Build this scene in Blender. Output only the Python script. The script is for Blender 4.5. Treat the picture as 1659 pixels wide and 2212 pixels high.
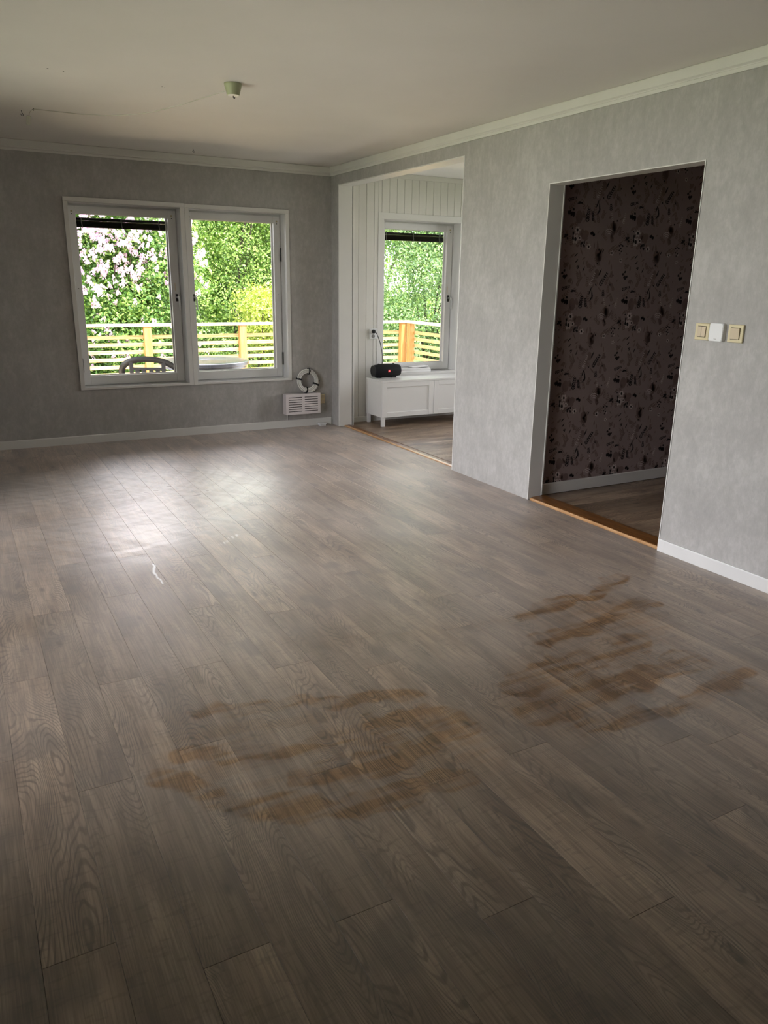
import bpy, bmesh, math, random
import numpy as np
from mathutils import Vector, Matrix

for _o in list(bpy.data.objects):
    bpy.data.objects.remove(_o)
scene = bpy.context.scene
COL = scene.collection
PI = math.pi

# ------------------------------------------------------------------ camera
cam_d = bpy.data.cameras.new('camera')
cam = bpy.data.objects.new('camera', cam_d)
COL.objects.link(cam)
cam_d.sensor_fit = 'HORIZONTAL'
cam_d.sensor_width = 36.0
cam_d.lens = 36.0 * 1660.09 / 1659.0
cam_d.clip_start = 0.05
cam_d.clip_end = 400
cam.matrix_world = (Matrix.Translation((-3.2543, -7.0526, 1.3986))
                    @ Matrix.Rotation(-0.5019, 4, 'Z')
                    @ Matrix.Rotation(1.2788, 4, 'X')
                    @ Matrix.Rotation(0.0151, 4, 'Z'))
scene.camera = cam

# ------------------------------------------------------------------ world, sun, exposure
world = bpy.data.worlds.new('hazy_sky')
scene.world = world
world.use_nodes = True
wn = world.node_tree.nodes
wl = world.node_tree.links
bg = wn['Background']
sky = wn.new('ShaderNodeTexSky')
sky.sky_type = 'HOSEK_WILKIE'
sky.turbidity = 7.0
sky.ground_albedo = 0.3
_sd = Vector((0.10, -0.52, 0.85)).normalized()
sky.sun_direction = _sd
haze = wn.new('ShaderNodeMixRGB')          # thin bright overcast veil over the blue sky
haze.inputs[0].default_value = 0.75
haze.inputs[2].default_value = (1.03, 0.98, 1.03, 1)
wl.new(sky.outputs[0], haze.inputs[1])
wl.new(haze.outputs[0], bg.inputs[0])
bg.inputs[1].default_value = 2.0

sun_d = bpy.data.lights.new('sun', 'SUN')
sun = bpy.data.objects.new('sun', sun_d)
COL.objects.link(sun)
sun_d.energy = 3.2
sun_d.angle = math.radians(6)
sun_d.color = (1.0, 0.93, 0.82)
sun.rotation_euler = _sd.to_track_quat('Z', 'Y').to_euler()
sun.location = (0, -20, 30)


def portal(name, loc, size, rot):
    """daylight portal: guides sky sampling through a window opening, emits nothing itself"""
    d = bpy.data.lights.new(name, 'AREA')
    d.shape = 'RECTANGLE'
    d.size, d.size_y = size
    d.cycles.is_portal = True
    o = bpy.data.objects.new(name, d)
    COL.objects.link(o)
    o.location = loc
    o.rotation_euler = rot
    return o


LX = -3.80                       # inner face of the left wall (outside the frame)
GY0, GY1, GZ0, GZ1 = -5.1, -1.8, 0.05, 2.28    # unseen glazed wall on the left, sized to light the room
portal('portal_patio', (LX - 0.16, (GY0 + GY1) / 2, (GZ0 + GZ1) / 2), (GZ1 - GZ0, GY1 - GY0), (0, -PI / 2, 0))
portal('portal_back_window', (-1.4, 0.21, 1.23), (2.0, 1.55), (-PI / 2, 0, 0))
portal('portal_sunroom_window', (1.01, 0.21, 1.23), (0.95, 1.55), (-PI / 2, 0, 0))
portal('portal_sunroom_side', (2.62, -0.95, 1.3), (2.0, 1.7), (0, PI / 2, 0))

vs = scene.view_settings
vs.view_transform = 'Standard'
vs.look = 'None'
vs.gamma = 1.0
vs.use_curve_mapping = False
vs.exposure = 2.52
scene.cycles.max_bounces = 8
scene.cycles.diffuse_bounces = 4
scene.cycles.adaptive_threshold = 0.05
scene.cycles.transparent_max_bounces = 16
scene.cycles.caustics_reflective = False
scene.cycles.caustics_refractive = False

# ------------------------------------------------------------------ helpers: objects
WLOC = {}


def tag(o, label=None, cat=None, group=None, kind=None):
    if label: o['label'] = label
    if cat: o['category'] = cat
    if group: o['group'] = group
    if kind: o['kind'] = kind
    return o


def empty(name, loc=(0, 0, 0), label=None, cat=None, group=None, kind=None, rz=0.0):
    o = bpy.data.objects.new(name, None)
    o.empty_display_size = 0.1
    COL.objects.link(o)
    o.location = loc
    o.rotation_euler = (0, 0, rz)
    WLOC[o] = Vector(loc)
    return tag(o, label, cat, group, kind)


def link(me, name, mat, parent=None, origin=(0, 0, 0), smooth=False):
    """vertices of me are in world coordinates relative to origin"""
    o = bpy.data.objects.new(name, me)
    COL.objects.link(o)
    if mat is not None and not me.materials:
        me.materials.append(mat)
    og = Vector(origin)
    if parent is not None:
        o.parent = parent
        o.location = og - WLOC[parent]
    else:
        o.location = og
    WLOC[o] = og
    if smooth:
        me.polygons.foreach_set('use_smooth', [True] * len(me.polygons))
    return o


class MB:
    def __init__(self):
        self.v = []
        self.f = []

    def add(self, vs_, fs_):
        b = len(self.v)
        self.v.extend([tuple(p) for p in vs_])
        self.f.extend([tuple(i + b for i in q) for q in fs_])
        return self

    def box(self, x0, x1, y0, y1, z0, z1, c=0.0):
        if c <= 0:
            vs_ = [(x, y, z) for x in (x0, x1) for y in (y0, y1) for z in (z0, z1)]
            return self.add(vs_, [(0, 1, 3, 2), (4, 6, 7, 5), (0, 4, 5, 1), (2, 3, 7, 6), (0, 2, 6, 4), (1, 5, 7, 3)])
        c = min(c, abs(x1 - x0) / 3, abs(y1 - y0) / 3, abs(z1 - z0) / 3)
        bm = bmesh.new()
        bmesh.ops.create_cube(bm, size=1.0)
        for q in bm.verts:
            q.co = Vector(((x0 + x1) / 2 + q.co.x * (x1 - x0), (y0 + y1) / 2 + q.co.y * (y1 - y0), (z0 + z1) / 2 + q.co.z * (z1 - z0)))
        bmesh.ops.bevel(bm, geom=list(bm.edges), offset=c, segments=1, affect='EDGES', profile=0.5)
        bm.verts.index_update()
        self.add([q.co[:] for q in bm.verts], [[q.index for q in f.verts] for f in bm.faces])
        bm.free()
        return self

    def tube(self, pts, r, n=8, closed=False, cap=True, flat=1.0):
        pts = [Vector(p) for p in pts]
        m = len(pts)
        rr = r if isinstance(r, (list, tuple)) else [r] * m
        vs_, fs_ = [], []
        t0 = None
        u = None
        for i in range(m):
            if closed:
                t = (pts[(i + 1) % m] - pts[i - 1]).normalized()
            else:
                t = (pts[min(i + 1, m - 1)] - pts[max(i - 1, 0)]).normalized()
            if u is None:
                a = Vector((0, 0, 1)) if abs(t.z) < 0.9 else Vector((1, 0, 0))
                u = t.cross(a).normalized()
            else:
                u = (u - t * u.dot(t)).normalized()
            w = t.cross(u)
            for k in range(n):
                an = 2 * PI * k / n
                vs_.append(pts[i] + u * (math.cos(an) * rr[i]) + w * (math.sin(an) * rr[i] * flat))
        L = m if closed else m - 1
        for i in range(L):
            for k in range(n):
                a = i * n + k
                b = i * n + (k + 1) % n
                c = ((i + 1) % m) * n + (k + 1) % n
                d = ((i + 1) % m) * n + k
                fs_.append((a, b, c, d))
        if not closed and cap:
            fs_.append(tuple(range(n - 1, -1, -1)))
            fs_.append(tuple((m - 1) * n + k for k in range(n)))
        return self.add(vs_, fs_)

    def lathe(self, prof, center, axis='z', n=24, caps=True):
        vs_, fs_ = [], []
        cx, cy, cz = center
        for (r, h) in prof:
            for k in range(n):
                an = 2 * PI * k / n
                a, b = r * math.cos(an), r * math.sin(an)
                if axis == 'z': vs_.append((cx + a, cy + b, cz + h))
                elif axis == 'y': vs_.append((cx + a, cy + h, cz + b))
                else: vs_.append((cx + h, cy + a, cz + b))
        for i in range(len(prof) - 1):
            for k in range(n):
                fs_.append((i * n + k, i * n + (k + 1) % n, (i + 1) * n + (k + 1) % n, (i + 1) * n + k))
        if caps:
            fs_.append(tuple(range(n - 1, -1, -1)))
            fs_.append(tuple((len(prof) - 1) * n + k for k in range(n)))
        return self.add(vs_, fs_)

    def prism(self, poly, axis, a0, a1):
        """poly: list of 2D points; extruded along axis from a0 to a1"""
        n = len(poly)
        def P(u, v, a):
            return {'x': (a, u, v), 'y': (u, a, v), 'z': (u, v, a)}[axis]
        vs_ = [P(u, v, a0) for u, v in poly] + [P(u, v, a1) for u, v in poly]
        fs_ = [tuple(range(n - 1, -1, -1)), tuple(range(n, 2 * n))]
        fs_ += [(i, (i + 1) % n, n + (i + 1) % n, n + i) for i in range(n)]
        return self.add(vs_, fs_)

    def plate(self, axis, a0, a1, u0, u1, v0, v1, holes=()):
        """slab between a0 and a1 on axis, spanning (u,v), with rectangular holes (u0,u1,v0,v1)"""
        us = sorted({u0, u1, *[h[0] for h in holes], *[h[1] for h in holes]})
        vv = sorted({v0, v1, *[h[2] for h in holes], *[h[3] for h in holes]})
        us = [u for u in us if u0 - 1e-9 <= u <= u1 + 1e-9]
        vv = [v for v in vv if v0 - 1e-9 <= v <= v1 + 1e-9]
        nu, nv = len(us) - 1, len(vv) - 1
        def solid(i, j):
            if i < 0 or j < 0 or i >= nu or j >= nv: return False
            cu, cv = (us[i] + us[i + 1]) / 2, (vv[j] + vv[j + 1]) / 2
            return not any(h[0] < cu < h[1] and h[2] < cv < h[3] for h in holes)
        def P(u, v, a):
            return {'x': (a, u, v), 'y': (u, a, v), 'z': (u, v, a)}[axis]
        for i in range(nu):
            for j in range(nv):
                if not solid(i, j): continue
                A, B, C_, D = (us[i], vv[j]), (us[i + 1], vv[j]), (us[i + 1], vv[j + 1]), (us[i], vv[j + 1])
                for a in (a0, a1):
                    self.add([P(*q, a) for q in (A, B, C_, D)], [(0, 1, 2, 3)])
                for (di, dj, p, q) in ((-1, 0, A, D), (1, 0, B, C_), (0, -1, A, B), (0, 1, D, C_)):
                    if not solid(i + di, j + dj):
                        self.add([P(*p, a0), P(*q, a0), P(*q, a1), P(*p, a1)], [(0, 1, 2, 3)])
        return self

    def mesh(self, name, origin=(0, 0, 0), weld=True):
        me = bpy.data.meshes.new(name)
        og = Vector(origin)
        me.from_pydata([tuple(Vector(p) - og) for p in self.v], [], self.f)
        bm = bmesh.new()
        bm.from_mesh(me)
        if weld:
            bmesh.ops.remove_doubles(bm, verts=bm.verts, dist=1e-6)
        bmesh.ops.recalc_face_normals(bm, faces=bm.faces)
        bm.to_mesh(me)
        bm.free()
        return me

    def build(self, name, mat, parent=None, origin=None, smooth=False):
        if origin is None:
            a = np.array(self.v)
            lo, hi = a.min(0), a.max(0)
            origin = ((lo[0] + hi[0]) / 2, (lo[1] + hi[1]) / 2, lo[2])
        me = self.mesh(name, origin)
        o = link(me, name, mat, parent, origin)
        if smooth:
            bm = bmesh.new(); bm.from_mesh(me)
            for f in bm.faces: f.smooth = True
            for e in bm.edges:
                if len(e.link_faces) == 2 and e.calc_face_angle(0) > math.radians(38): e.smooth = False
            bm.to_mesh(me); bm.free()
        return o


def box(name, x0, x1, y0, y1, z0, z1, mat, parent=None, c=0.0):
    return MB().box(x0, x1, y0, y1, z0, z1, c).build(name, mat, parent)


# ------------------------------------------------------------------ helpers: materials
class NT:
    dim = '3D'

    def __init__(self, name):
        self.m = bpy.data.materials.new(name)
        self.m.use_nodes = True
        self.t = self.m.node_tree
        self.b = self.t.nodes['Principled BSDF']

    def n(self, typ, **kw):
        o = self.t.nodes.new(typ)
        for k, v in kw.items(): setattr(o, k, v)
        return o

    def l(self, a, b):
        self.t.links.new(a, b)

    def val(self, sock, v):
        if hasattr(v, 'is_linked'): self.l(v, sock)
        else: sock.default_value = v

    def math(self, op, a, b=None, c=None, clamp=False):
        o = self.n('ShaderNodeMath', operation=op, use_clamp=clamp)
        self.val(o.inputs[0], a)
        if b is not None: self.val(o.inputs[1], b)
        if c is not None: self.val(o.inputs[2], c)
        return o.outputs[0]

    def vmath(self, op, a, b=None, c=None):
        o = self.n('ShaderNodeVectorMath', operation=op)
        self.val(o.inputs[0], a)
        if b is not None: self.val(o.inputs[1], b)
        if c is not None: self.val(o.inputs[2], c)
        return o.outputs['Value'] if op in ('DOT_PRODUCT', 'DISTANCE', 'LENGTH') else o.outputs[0]

    def noise(self, vec, scale, detail=2.0, rough=0.5, dist=0.0):
        o = self.n('ShaderNodeTexNoise')
        o.noise_dimensions = self.dim
        if vec is not None: self.l(vec, o.inputs['Vector'])
        o.inputs['Scale'].default_value = scale
        o.inputs['Detail'].default_value = detail
        o.inputs['Roughness'].default_value = rough
        o.inputs['Distortion'].default_value = dist
        return o.outputs['Fac']

    def ramp(self, fac, stops, interp='LINEAR'):
        o = self.n('ShaderNodeValToRGB')
        o.color_ramp.interpolation = interp
        els = o.color_ramp.elements
        while len(els) < len(stops): els.new(0.5)
        for e, (p, c) in zip(els, stops):
            e.position = p
            e.color = (*c, 1) if len(c) == 3 else c
        self.l(fac, o.inputs[0])
        return o.outputs[0]

    def smooth(self, x, a, b, lo=0.0, hi=1.0):
        o = self.n('ShaderNodeMapRange', interpolation_type='SMOOTHSTEP')
        self.val(o.inputs[0], x)
        o.inputs[1].default_value = a
        o.inputs[2].default_value = b
        o.inputs[3].default_value = lo
        o.inputs[4].default_value = hi
        return o.outputs[0]

    def mix(self, fac, a, b, blend='MIX'):
        o = self.n('ShaderNodeMixRGB', blend_type=blend)
        self.val(o.inputs[0], fac)
        self.val(o.inputs[1], (*a, 1) if isinstance(a, tuple) and len(a) == 3 else a)
        self.val(o.inputs[2], (*b, 1) if isinstance(b, tuple) and len(b) == 3 else b)
        return o.outputs[0]

    def obj(self):
        return self.n('ShaderNodeTexCoord').outputs['Object']

    def pos(self):
        return self.n('ShaderNodeNewGeometry').outputs['Position']

    def bump(self, h, strength=0.2, dist=0.01):
        o = self.n('ShaderNodeBump')
        o.inputs['Strength'].default_value = strength
        o.inputs['Distance'].default_value = dist
        self.l(h, o.inputs['Height'])
        self.l(o.outputs[0], self.b.inputs['Normal'])

    def set(self, color=None, rough=None, spec=None, **kw):
        if color is not None: self.val(self.b.inputs['Base Color'], (*color, 1) if isinstance(color, tuple) else color)
        if rough is not None: self.val(self.b.inputs['Roughness'], rough)
        if spec is not None: self.val(self.b.inputs['Specular IOR Level'], spec)
        for k, v in kw.items(): self.val(self.b.inputs[k], v)
        return self


def plain(name, color, rough=0.5, spec=0.5, vary=0.04, scale=6.0, bump=0.0, **kw):
    t = NT(name)
    p = t.pos()
    nz = t.noise(p, scale, 3)
    lo = tuple(max(0, c * (1 - vary)) for c in color)
    hi = tuple(min(1, c * (1 + vary)) for c in color)
    t.set(t.ramp(nz, [(0.3, lo), (0.7, hi)]), rough, spec, **kw)
    if bump > 0:
        t.bump(t.noise(p, 180, 2), bump, 0.002)
    return t.m


def scaled(t, vec, s):
    return t.vmath('MULTIPLY', vec, s)


# ---- wallpaper, mottled grey plaster look
def mat_wallpaper():
    t = NT('grey_plaster_wallpaper')
    p = t.pos()
    a = t.noise(p, 2.2, 4, 0.6)
    b = t.noise(scaled(t, p, (9.0, 9.0, 5.0)), 1.0, 4, 0.65, 0.4)
    c = t.noise(scaled(t, p, (34.0, 34.0, 20.0)), 1.0, 4, 0.7)
    w = t.noise(scaled(t, p, (260.0, 260.0, 60.0)), 1.0, 2)
    s = t.math('ADD', t.math('MULTIPLY', a, 0.25), t.math('ADD', t.math('MULTIPLY', b, 0.35), t.math('MULTIPLY', c, 0.40)))
    s = t.math('ADD', s, t.math('MULTIPLY', t.math('SUBTRACT', w, 0.5), 0.10))
    col = t.ramp(s, [(0.36, (0.365, 0.355, 0.34)), (0.50, (0.425, 0.415, 0.40)), (0.62, (0.50, 0.49, 0.475))])
    # fine pale brush scratches
    vs2 = t.noise(scaled(t, p, (14.0, 40.0, 70.0)), 1.0, 3, 0.7, 1.5)
    sc = t.smooth(vs2, 0.66, 0.74, 0.0, 0.35)
    col = t.mix(sc, col, (0.58, 0.575, 0.565))
    t.set(col, 0.62, 0.35)
    t.bump(w, 0.08, 0.002)
    return t.m


# ---- oak laminate with dust film and wiped arcs
WIPED = [  # (points on the floor, half width)
    ([(-2.875, -5.06), (-2.804, -5.195), (-2.706, -5.305), (-2.553, -5.395), (-2.343, -5.450), (-2.10, -5.455)], 0.058),
    ([(-2.80, -4.97), (-2.605, -5.075), (-2.415, -5.135), (-2.20, -5.20)], 0.050),
    ([(-2.66, -4.76), (-2.385, -4.855), (-2.004, -4.985)], 0.048),
    ([(-2.52, -5.255), (-2.30, -5.30), (-1.95, -5.26)], 0.060),
    ([(-2.20, -5.10), (-1.95, -5.16)], 0.070),
    ([(-1.22, -4.64), (-0.991, -4.591), (-0.762, -4.600), (-0.50, -4.48)], 0.058),
    ([(-1.30, -4.86), (-1.071, -4.846), (-0.62, -4.76)], 0.065),
    ([(-1.64, -5.13), (-1.451, -5.075), (-0.97, -5.03)], 0.090),
    ([(-1.68, -5.30), (-1.27, -5.27), (-0.90, -5.26)], 0.085),
    ([(-1.60, -5.43), (-1.20, -5.48), (-0.80, -5.42)], 0.055),
]
WIPED_SOFT = [((-2.70, -5.00), (-2.05, -5.28), 0.16), ((-1.55, -5.25), (-0.85, -4.85), 0.20), ((-2.30, -4.42), (-1.25, -4.66), -0.03)]


def seg_dist(t, p, segs):
    best = None
    for (ax, ay, bx, by, r) in segs:
        dx, dy = bx - ax, by - ay
        L2 = dx * dx + dy * dy
        dot = t.vmath('DOT_PRODUCT', p, (dx / L2, dy / L2, 0))
        tt = t.math('ADD', dot, -(ax * dx + ay * dy) / L2, clamp=True)
        q = t.vmath('MULTIPLY_ADD', (dx, dy, 0), t_vec(t, tt), (ax, ay, 0))
        d = t.math('SUBTRACT', t.vmath('DISTANCE', p, q), r)
        best = d if best is None else t.math('MINIMUM', best, d)
    return best


def t_vec(t, s):
    o = t.n('ShaderNodeCombineXYZ')
    for i in range(3): t.l(s, o.inputs[i])
    return o.outputs[0]


DUST = 0.27


def mat_floor(name, dust=()):
    t = NT(name)
    t.dim = '2D'
    oc = t.obj()
    info = t.n('ShaderNodeObjectInfo')
    rnd = info.outputs['Random']
    off = t.n('ShaderNodeCombineXYZ')
    t.l(t.math('MULTIPLY', rnd, 57.0), off.inputs[0])
    t.l(t.math('MULTIPLY', rnd, 131.0), off.inputs[1])
    t.l(t.math('MULTIPLY', rnd, 17.0), off.inputs[2])
    P = t.vmath('ADD', oc, off.outputs[0])
    # knots
    vo = t.n('ShaderNodeTexVoronoi')
    vo.voronoi_dimensions = '2D'
    vo.inputs['Scale'].default_value = 1.0
    t.l(t.vmath('ADD', scaled(t, P, (5.0, 2.0, 1.0)), t_vec(t, t.math('MULTIPLY', t.noise(scaled(t, P, (30.0, 14.0, 1.0)), 1.0, 1), 0.10))), vo.inputs['Vector'])
    kd = vo.outputs['Distance']
    kr = t.n('ShaderNodeSeparateColor')
    t.l(vo.outputs['Color'], kr.inputs[0])
    on = t.math('GREATER_THAN', kr.outputs[0], 0.72)
    kswell = t.math('MULTIPLY', t.smooth(kd, 0.0, 0.30, 1.0, 0.0), on)
    kdark = t.math('MULTIPLY', t.smooth(kd, 0.0, 0.10, 1.0, 0.0), on)
    # growth ring contour field
    f1 = t.noise(scaled(t, P, (5.2, 0.95, 1.0)), 1.0, 1.5, 0.45, 0.0)
    f1 = t.math('ADD', f1, t.math('MULTIPLY', kswell, 0.14))
    f2 = t.noise(scaled(t, P, (40.0, 7.0, 1.0)), 1.0, 1, 0.5)
    f = t.math('ADD', f1, t.math('MULTIPLY', f2, 0.018))
    rings = t.math('SINE', t.math('MULTIPLY', f, 300.0))
    rings = t.smooth(rings, 0.1, 1.0, 0.0, 1.0)
    amp = t.smooth(t.noise(scaled(t, P, (6.0, 1.4, 3.0)), 1.0, 2), 0.38, 0.62, 0.12, 1.0)
    grain = t.math('MULTIPLY', rings, amp)
    fib = t.noise(scaled(t, P, (210.0, 6.5, 1.0)), 1.0, 2, 0.6)
    fib2 = t.noise(scaled(t, P, (60.0, 3.0, 1.0)), 1.0, 2, 0.6)
    patch = t.noise(scaled(t, P, (9.0, 2.1, 1.0)), 1.0, 2, 0.55)
    cross = t.noise(scaled(t, P, (16.0, 60.0, 1.0)), 1.0, 1, 0.6, 0.0)
    base = t.ramp(patch, [(0.30, (0.192, 0.128, 0.084)), (0.5, (0.275, 0.194, 0.132)), (0.70, (0.358, 0.265, 0.187))])
    tone = t.math('MULTIPLY_ADD', rnd, 0.44, 0.78)
    base = t.mix(1.0, base, t_vec(t, tone), 'MULTIPLY')
    base = t.mix(t.math('MULTIPLY', grain, 0.66), base, (0.075, 0.051, 0.036))
    fm = t.smooth(t.math('ADD', t.math('MULTIPLY', fib, 0.6), t.math('MULTIPLY', fib2, 0.4)), 0.36, 0.64, 0.72, 1.22)
    base = t.mix(1.0, base, t_vec(t, fm), 'MULTIPLY')
    cr = t.smooth(cross, 0.60, 0.72, 1.0, 0.80)
    base = t.mix(1.0, base, t_vec(t, cr), 'MULTIPLY')
    dk = t.math('MULTIPLY', t.smooth(t.noise(scaled(t, P, (4.0, 2.6, 5.0)), 1.0, 2, 0.6, 0.0), 0.60, 0.74), 0.55)
    base = t.mix(dk, base, (0.075, 0.055, 0.045))
    base = t.mix(t.math('MULTIPLY', kdark, 0.75), base, (0.035, 0.024, 0.018))
    rough = t.math('MULTIPLY_ADD', fib, 0.14, 0.33)
    if dust is not None:
        wp = t.pos()
        flat = scaled(t, wp, (1.0, 1.0, 0.0))
        film = t.smooth(t.noise(flat, 1.3, 2, 0.6), 0.25, 0.75, 0.55, 1.0)
        dustf = film
        smear = None
        if dust:
            wob = t.n('ShaderNodeTexNoise')
            wob.inputs['Scale'].default_value = 9.0
            wob.noise_dimensions = '2D'
            wob.inputs['Detail'].default_value = 1.0
            t.l(flat, wob.inputs['Vector'])
            wv = t.vmath('SUBTRACT', wob.outputs['Color'], (0.5, 0.5, 0.5))
            pw = t.vmath('MULTIPLY_ADD', wv, (0.05, 0.05, 0.0), flat)
        if 'wiped' in dust:
            segs = []
            for pts, r in WIPED:
                for a, b in zip(pts[:-1], pts[1:]):
                    segs.append((a[0], a[1], b[0], b[1], r))
            pb = t.vmath('MULTIPLY_ADD', wv, (0.05, 0.06, 0.0), pw)
            d = seg_dist(t, pb, segs)
            soft = t.smooth(seg_dist(t, pb, [(a[0], a[1], b[0], b[1], r) for a, b, r in WIPED_SOFT]), -0.10, 0.14, 0.50, 0.0)
            streak = t.noise(scaled(t, flat, (3.0, 15.0, 1.0)), 1.0, 2, 0.6, 0.0)
            wiped = t.math('MULTIPLY', t.smooth(d, -0.020, 0.010, 1.0, 0.0), t.smooth(streak, 0.34, 0.60, 0.30, 1.0))
            wiped = t.math('MAXIMUM', wiped, t.math('MULTIPLY', soft, t.smooth(streak, 0.36, 0.62, 0.25, 1.0)))
            dustf = t.math('MULTIPLY', film, t.math('SUBTRACT', 1.0, wiped))
            base = t.mix(t.math('MULTIPLY', wiped, 0.80), base, t.mix(1.0, base, (0.98, 0.78, 0.52), 'MULTIPLY'))
            rough = t.math('ADD', rough, t.math('MULTIPLY', wiped, 0.05))
        dustf = t.math('MULTIPLY', dustf, DUST)
        if 'smear' in dust:
            # circular wipe marks; extra coat here strengthens the window's sheen
            sd = seg_dist(t, pw, [(-2.80, -1.55, -1.95, -1.70, 0.05), (-2.65, -2.75, -1.85, -2.0, 0.05)])
            sheen_zone = t.smooth(sd, 0.12, 0.80, 1.0, 0.0)
            def rings_at(cx, cy, k, rad):
                dd = t.vmath('DISTANCE', pw, (cx, cy, 0))
                sn = t.math('SINE', t.math('MULTIPLY', t.math('MULTIPLY_ADD', film, 0.08, dd), k))
                return t.math('MULTIPLY', sn, t.smooth(dd, rad * 0.5, rad, 1.0, 0.0))
            r1 = rings_at(-2.52, -2.00, 110.0, 0.42)
            r2 = rings_at(-2.02, -1.85, 95.0, 0.40)
            rot = t.n('ShaderNodeVectorRotate', rotation_type='Z_AXIS')
            rot.inputs['Angle'].default_value = 0.85
            t.l(pw, rot.inputs['Vector'])
            lines = t.noise(scaled(t, rot.outputs[0], (0.7, 17.0, 1.0)), 1.0, 1, 0.5, 0.0)
            cv = t.n('ShaderNodeCombineXYZ')
            t.l(t.math('MULTIPLY', t.vmath('DISTANCE', pw, (-2.95, -0.75, 0.0)), 17.0), cv.inputs[0])
            t.l(t.math('MULTIPLY', t.vmath('DOT_PRODUCT', pw, (0.8, 0.6, 0.0)), 0.9), cv.inputs[1])
            lines2 = t.noise(cv.outputs[0], 1.0, 1, 0.5, 0.0)
            swirl = t.math('ADD', t.math('MULTIPLY', t.math('ADD', r1, r2), 0.22),
                           t.math('ADD', t.smooth(lines, 0.3, 0.7, -0.35, 0.35), t.smooth(lines2, 0.3, 0.7, -0.4, 0.4)))
            smear = t.math('MULTIPLY', sheen_zone, t.math('MULTIPLY_ADD', swirl, 0.48, 0.52), clamp=True)
            dustf = t.math('MULTIPLY_ADD', smear, 0.14, dustf, clamp=True)
            rough = t.math('MULTIPLY_ADD', smear, 0.10, rough)
            t.set(None, None, None, **{'Coat Weight': t.math('MULTIPLY_ADD', sheen_zone, 0.38, t.math('MULTIPLY', smear, 1.0), clamp=True),
                                       'Coat IOR': 1.9, 'Coat Roughness': t.math('MULTIPLY_ADD', smear, -0.16, 0.42)})
        base = t.mix(dustf, base, (0.43, 0.378, 0.343))
        if 'smear' in dust:
            # scratch with its bright glint painted white, and a pale scuff
            md = seg_dist(t, t.vmath('MULTIPLY_ADD', wv, (0.035, 0.03, 0.0), flat),
                          [(-2.525, -3.27, -2.540, -3.42, 0.006), (-2.540, -3.42, -2.530, -3.55, 0.004)])
            scratch_glint = t.smooth(md, -0.004, 0.004, 1.0, 0.0)
            md2 = seg_dist(t, pw, [(-2.11, -3.123, -1.987, -3.004, 0.014)])
            scuff = t.math('MULTIPLY', t.smooth(md2, -0.012, 0.010, 1.0, 0.0), t.smooth(fib2, 0.44, 0.60, 0.0, 0.5))
            base = t.mix(t.math('MAXIMUM', scratch_glint, scuff), base, (0.80, 0.80, 0.80))
        t.set(None, None, None, **{'Sheen Weight': t.math('MULTIPLY', dustf, 0.95, clamp=True), 'Sheen Roughness': 0.45, 'Sheen Tint': (1.0, 0.95, 0.90, 1)})
    t.set(base, rough, 0.75)
    return t.m


def mat_wood(name, light, dark, axis_scale, rough=0.4, spec=0.5):
    t = NT(name)
    oc = t.obj()
    r = t.n('ShaderNodeObjectInfo').outputs['Random']
    P = t.vmath('ADD', oc, t_vec(t, t.math('MULTIPLY', r, 31.0)))
    g = t.noise(scaled(t, P, axis_scale), 1.0, 4, 0.6, 0.6)
    rg = t.math('SINE', t.math('MULTIPLY', t.noise(scaled(t, P, tuple(a * 0.25 for a in axis_scale)), 1.0, 1), 60.0))
    g = t.math('ADD', g, t.math('MULTIPLY', rg, 0.06))
    t.set(t.ramp(g, [(0.36, dark), (0.60, light)]), rough, spec)
    return t.m


def mat_leaf(name, c0, c1, c2, k=1.05):
    c0, c1, c2 = [tuple(v * k for v in c) for c in (c0, c1, c2)]
    t = NT(name)
    geo = t.n('ShaderNodeNewGeometry')
    r = geo.outputs['Random Per Island']
    nz = t.noise(t.pos(), 1.6, 3)
    v = t.math('ADD', t.math('MULTIPLY', r, 0.55), t.math('MULTIPLY', nz, 0.45))
    col = t.ramp(v, [(0.22, c0), (0.48, c1), (0.75, c2)])
    t.set(col, 0.42, 0.4)
    tr = t.n('ShaderNodeBsdfTranslucent')
    t.l(t.mix(1.0, col, (1.25, 1.35, 0.7), 'MULTIPLY'), tr.inputs[0])
    mx = t.n('ShaderNodeMixShader')
    mx.inputs[0].default_value = 0.38
    t.l(t.b.outputs[0], mx.inputs[1])
    t.l(tr.outputs[0], mx.inputs[2])
    t.l(mx.outputs[0], t.t.nodes['Material Output'].inputs[0])
    return t.m


def mat_glass():
    t = NT('window_glass')
    g = t.n('ShaderNodeBsdfGlossy')
    g.inputs['Roughness'].default_value = 0.0
    tr = t.n('ShaderNodeBsdfTransparent')
    tr.inputs[0].default_value = (0.96, 0.975, 0.965, 1)
    fr = t.n('ShaderNodeFresnel')
    fr.inputs[0].default_value = 1.45
    mx = t.n('ShaderNodeMixShader')
    t.l(t.math('MULTIPLY', fr.outputs[0], 1.0), mx.inputs[0])
    t.l(tr.outputs[0], mx.inputs[1])
    t.l(g.outputs[0], mx.inputs[2])
    t.l(mx.outputs[0], t.t.nodes['Material Output'].inputs[0])
    return t.m


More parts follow.
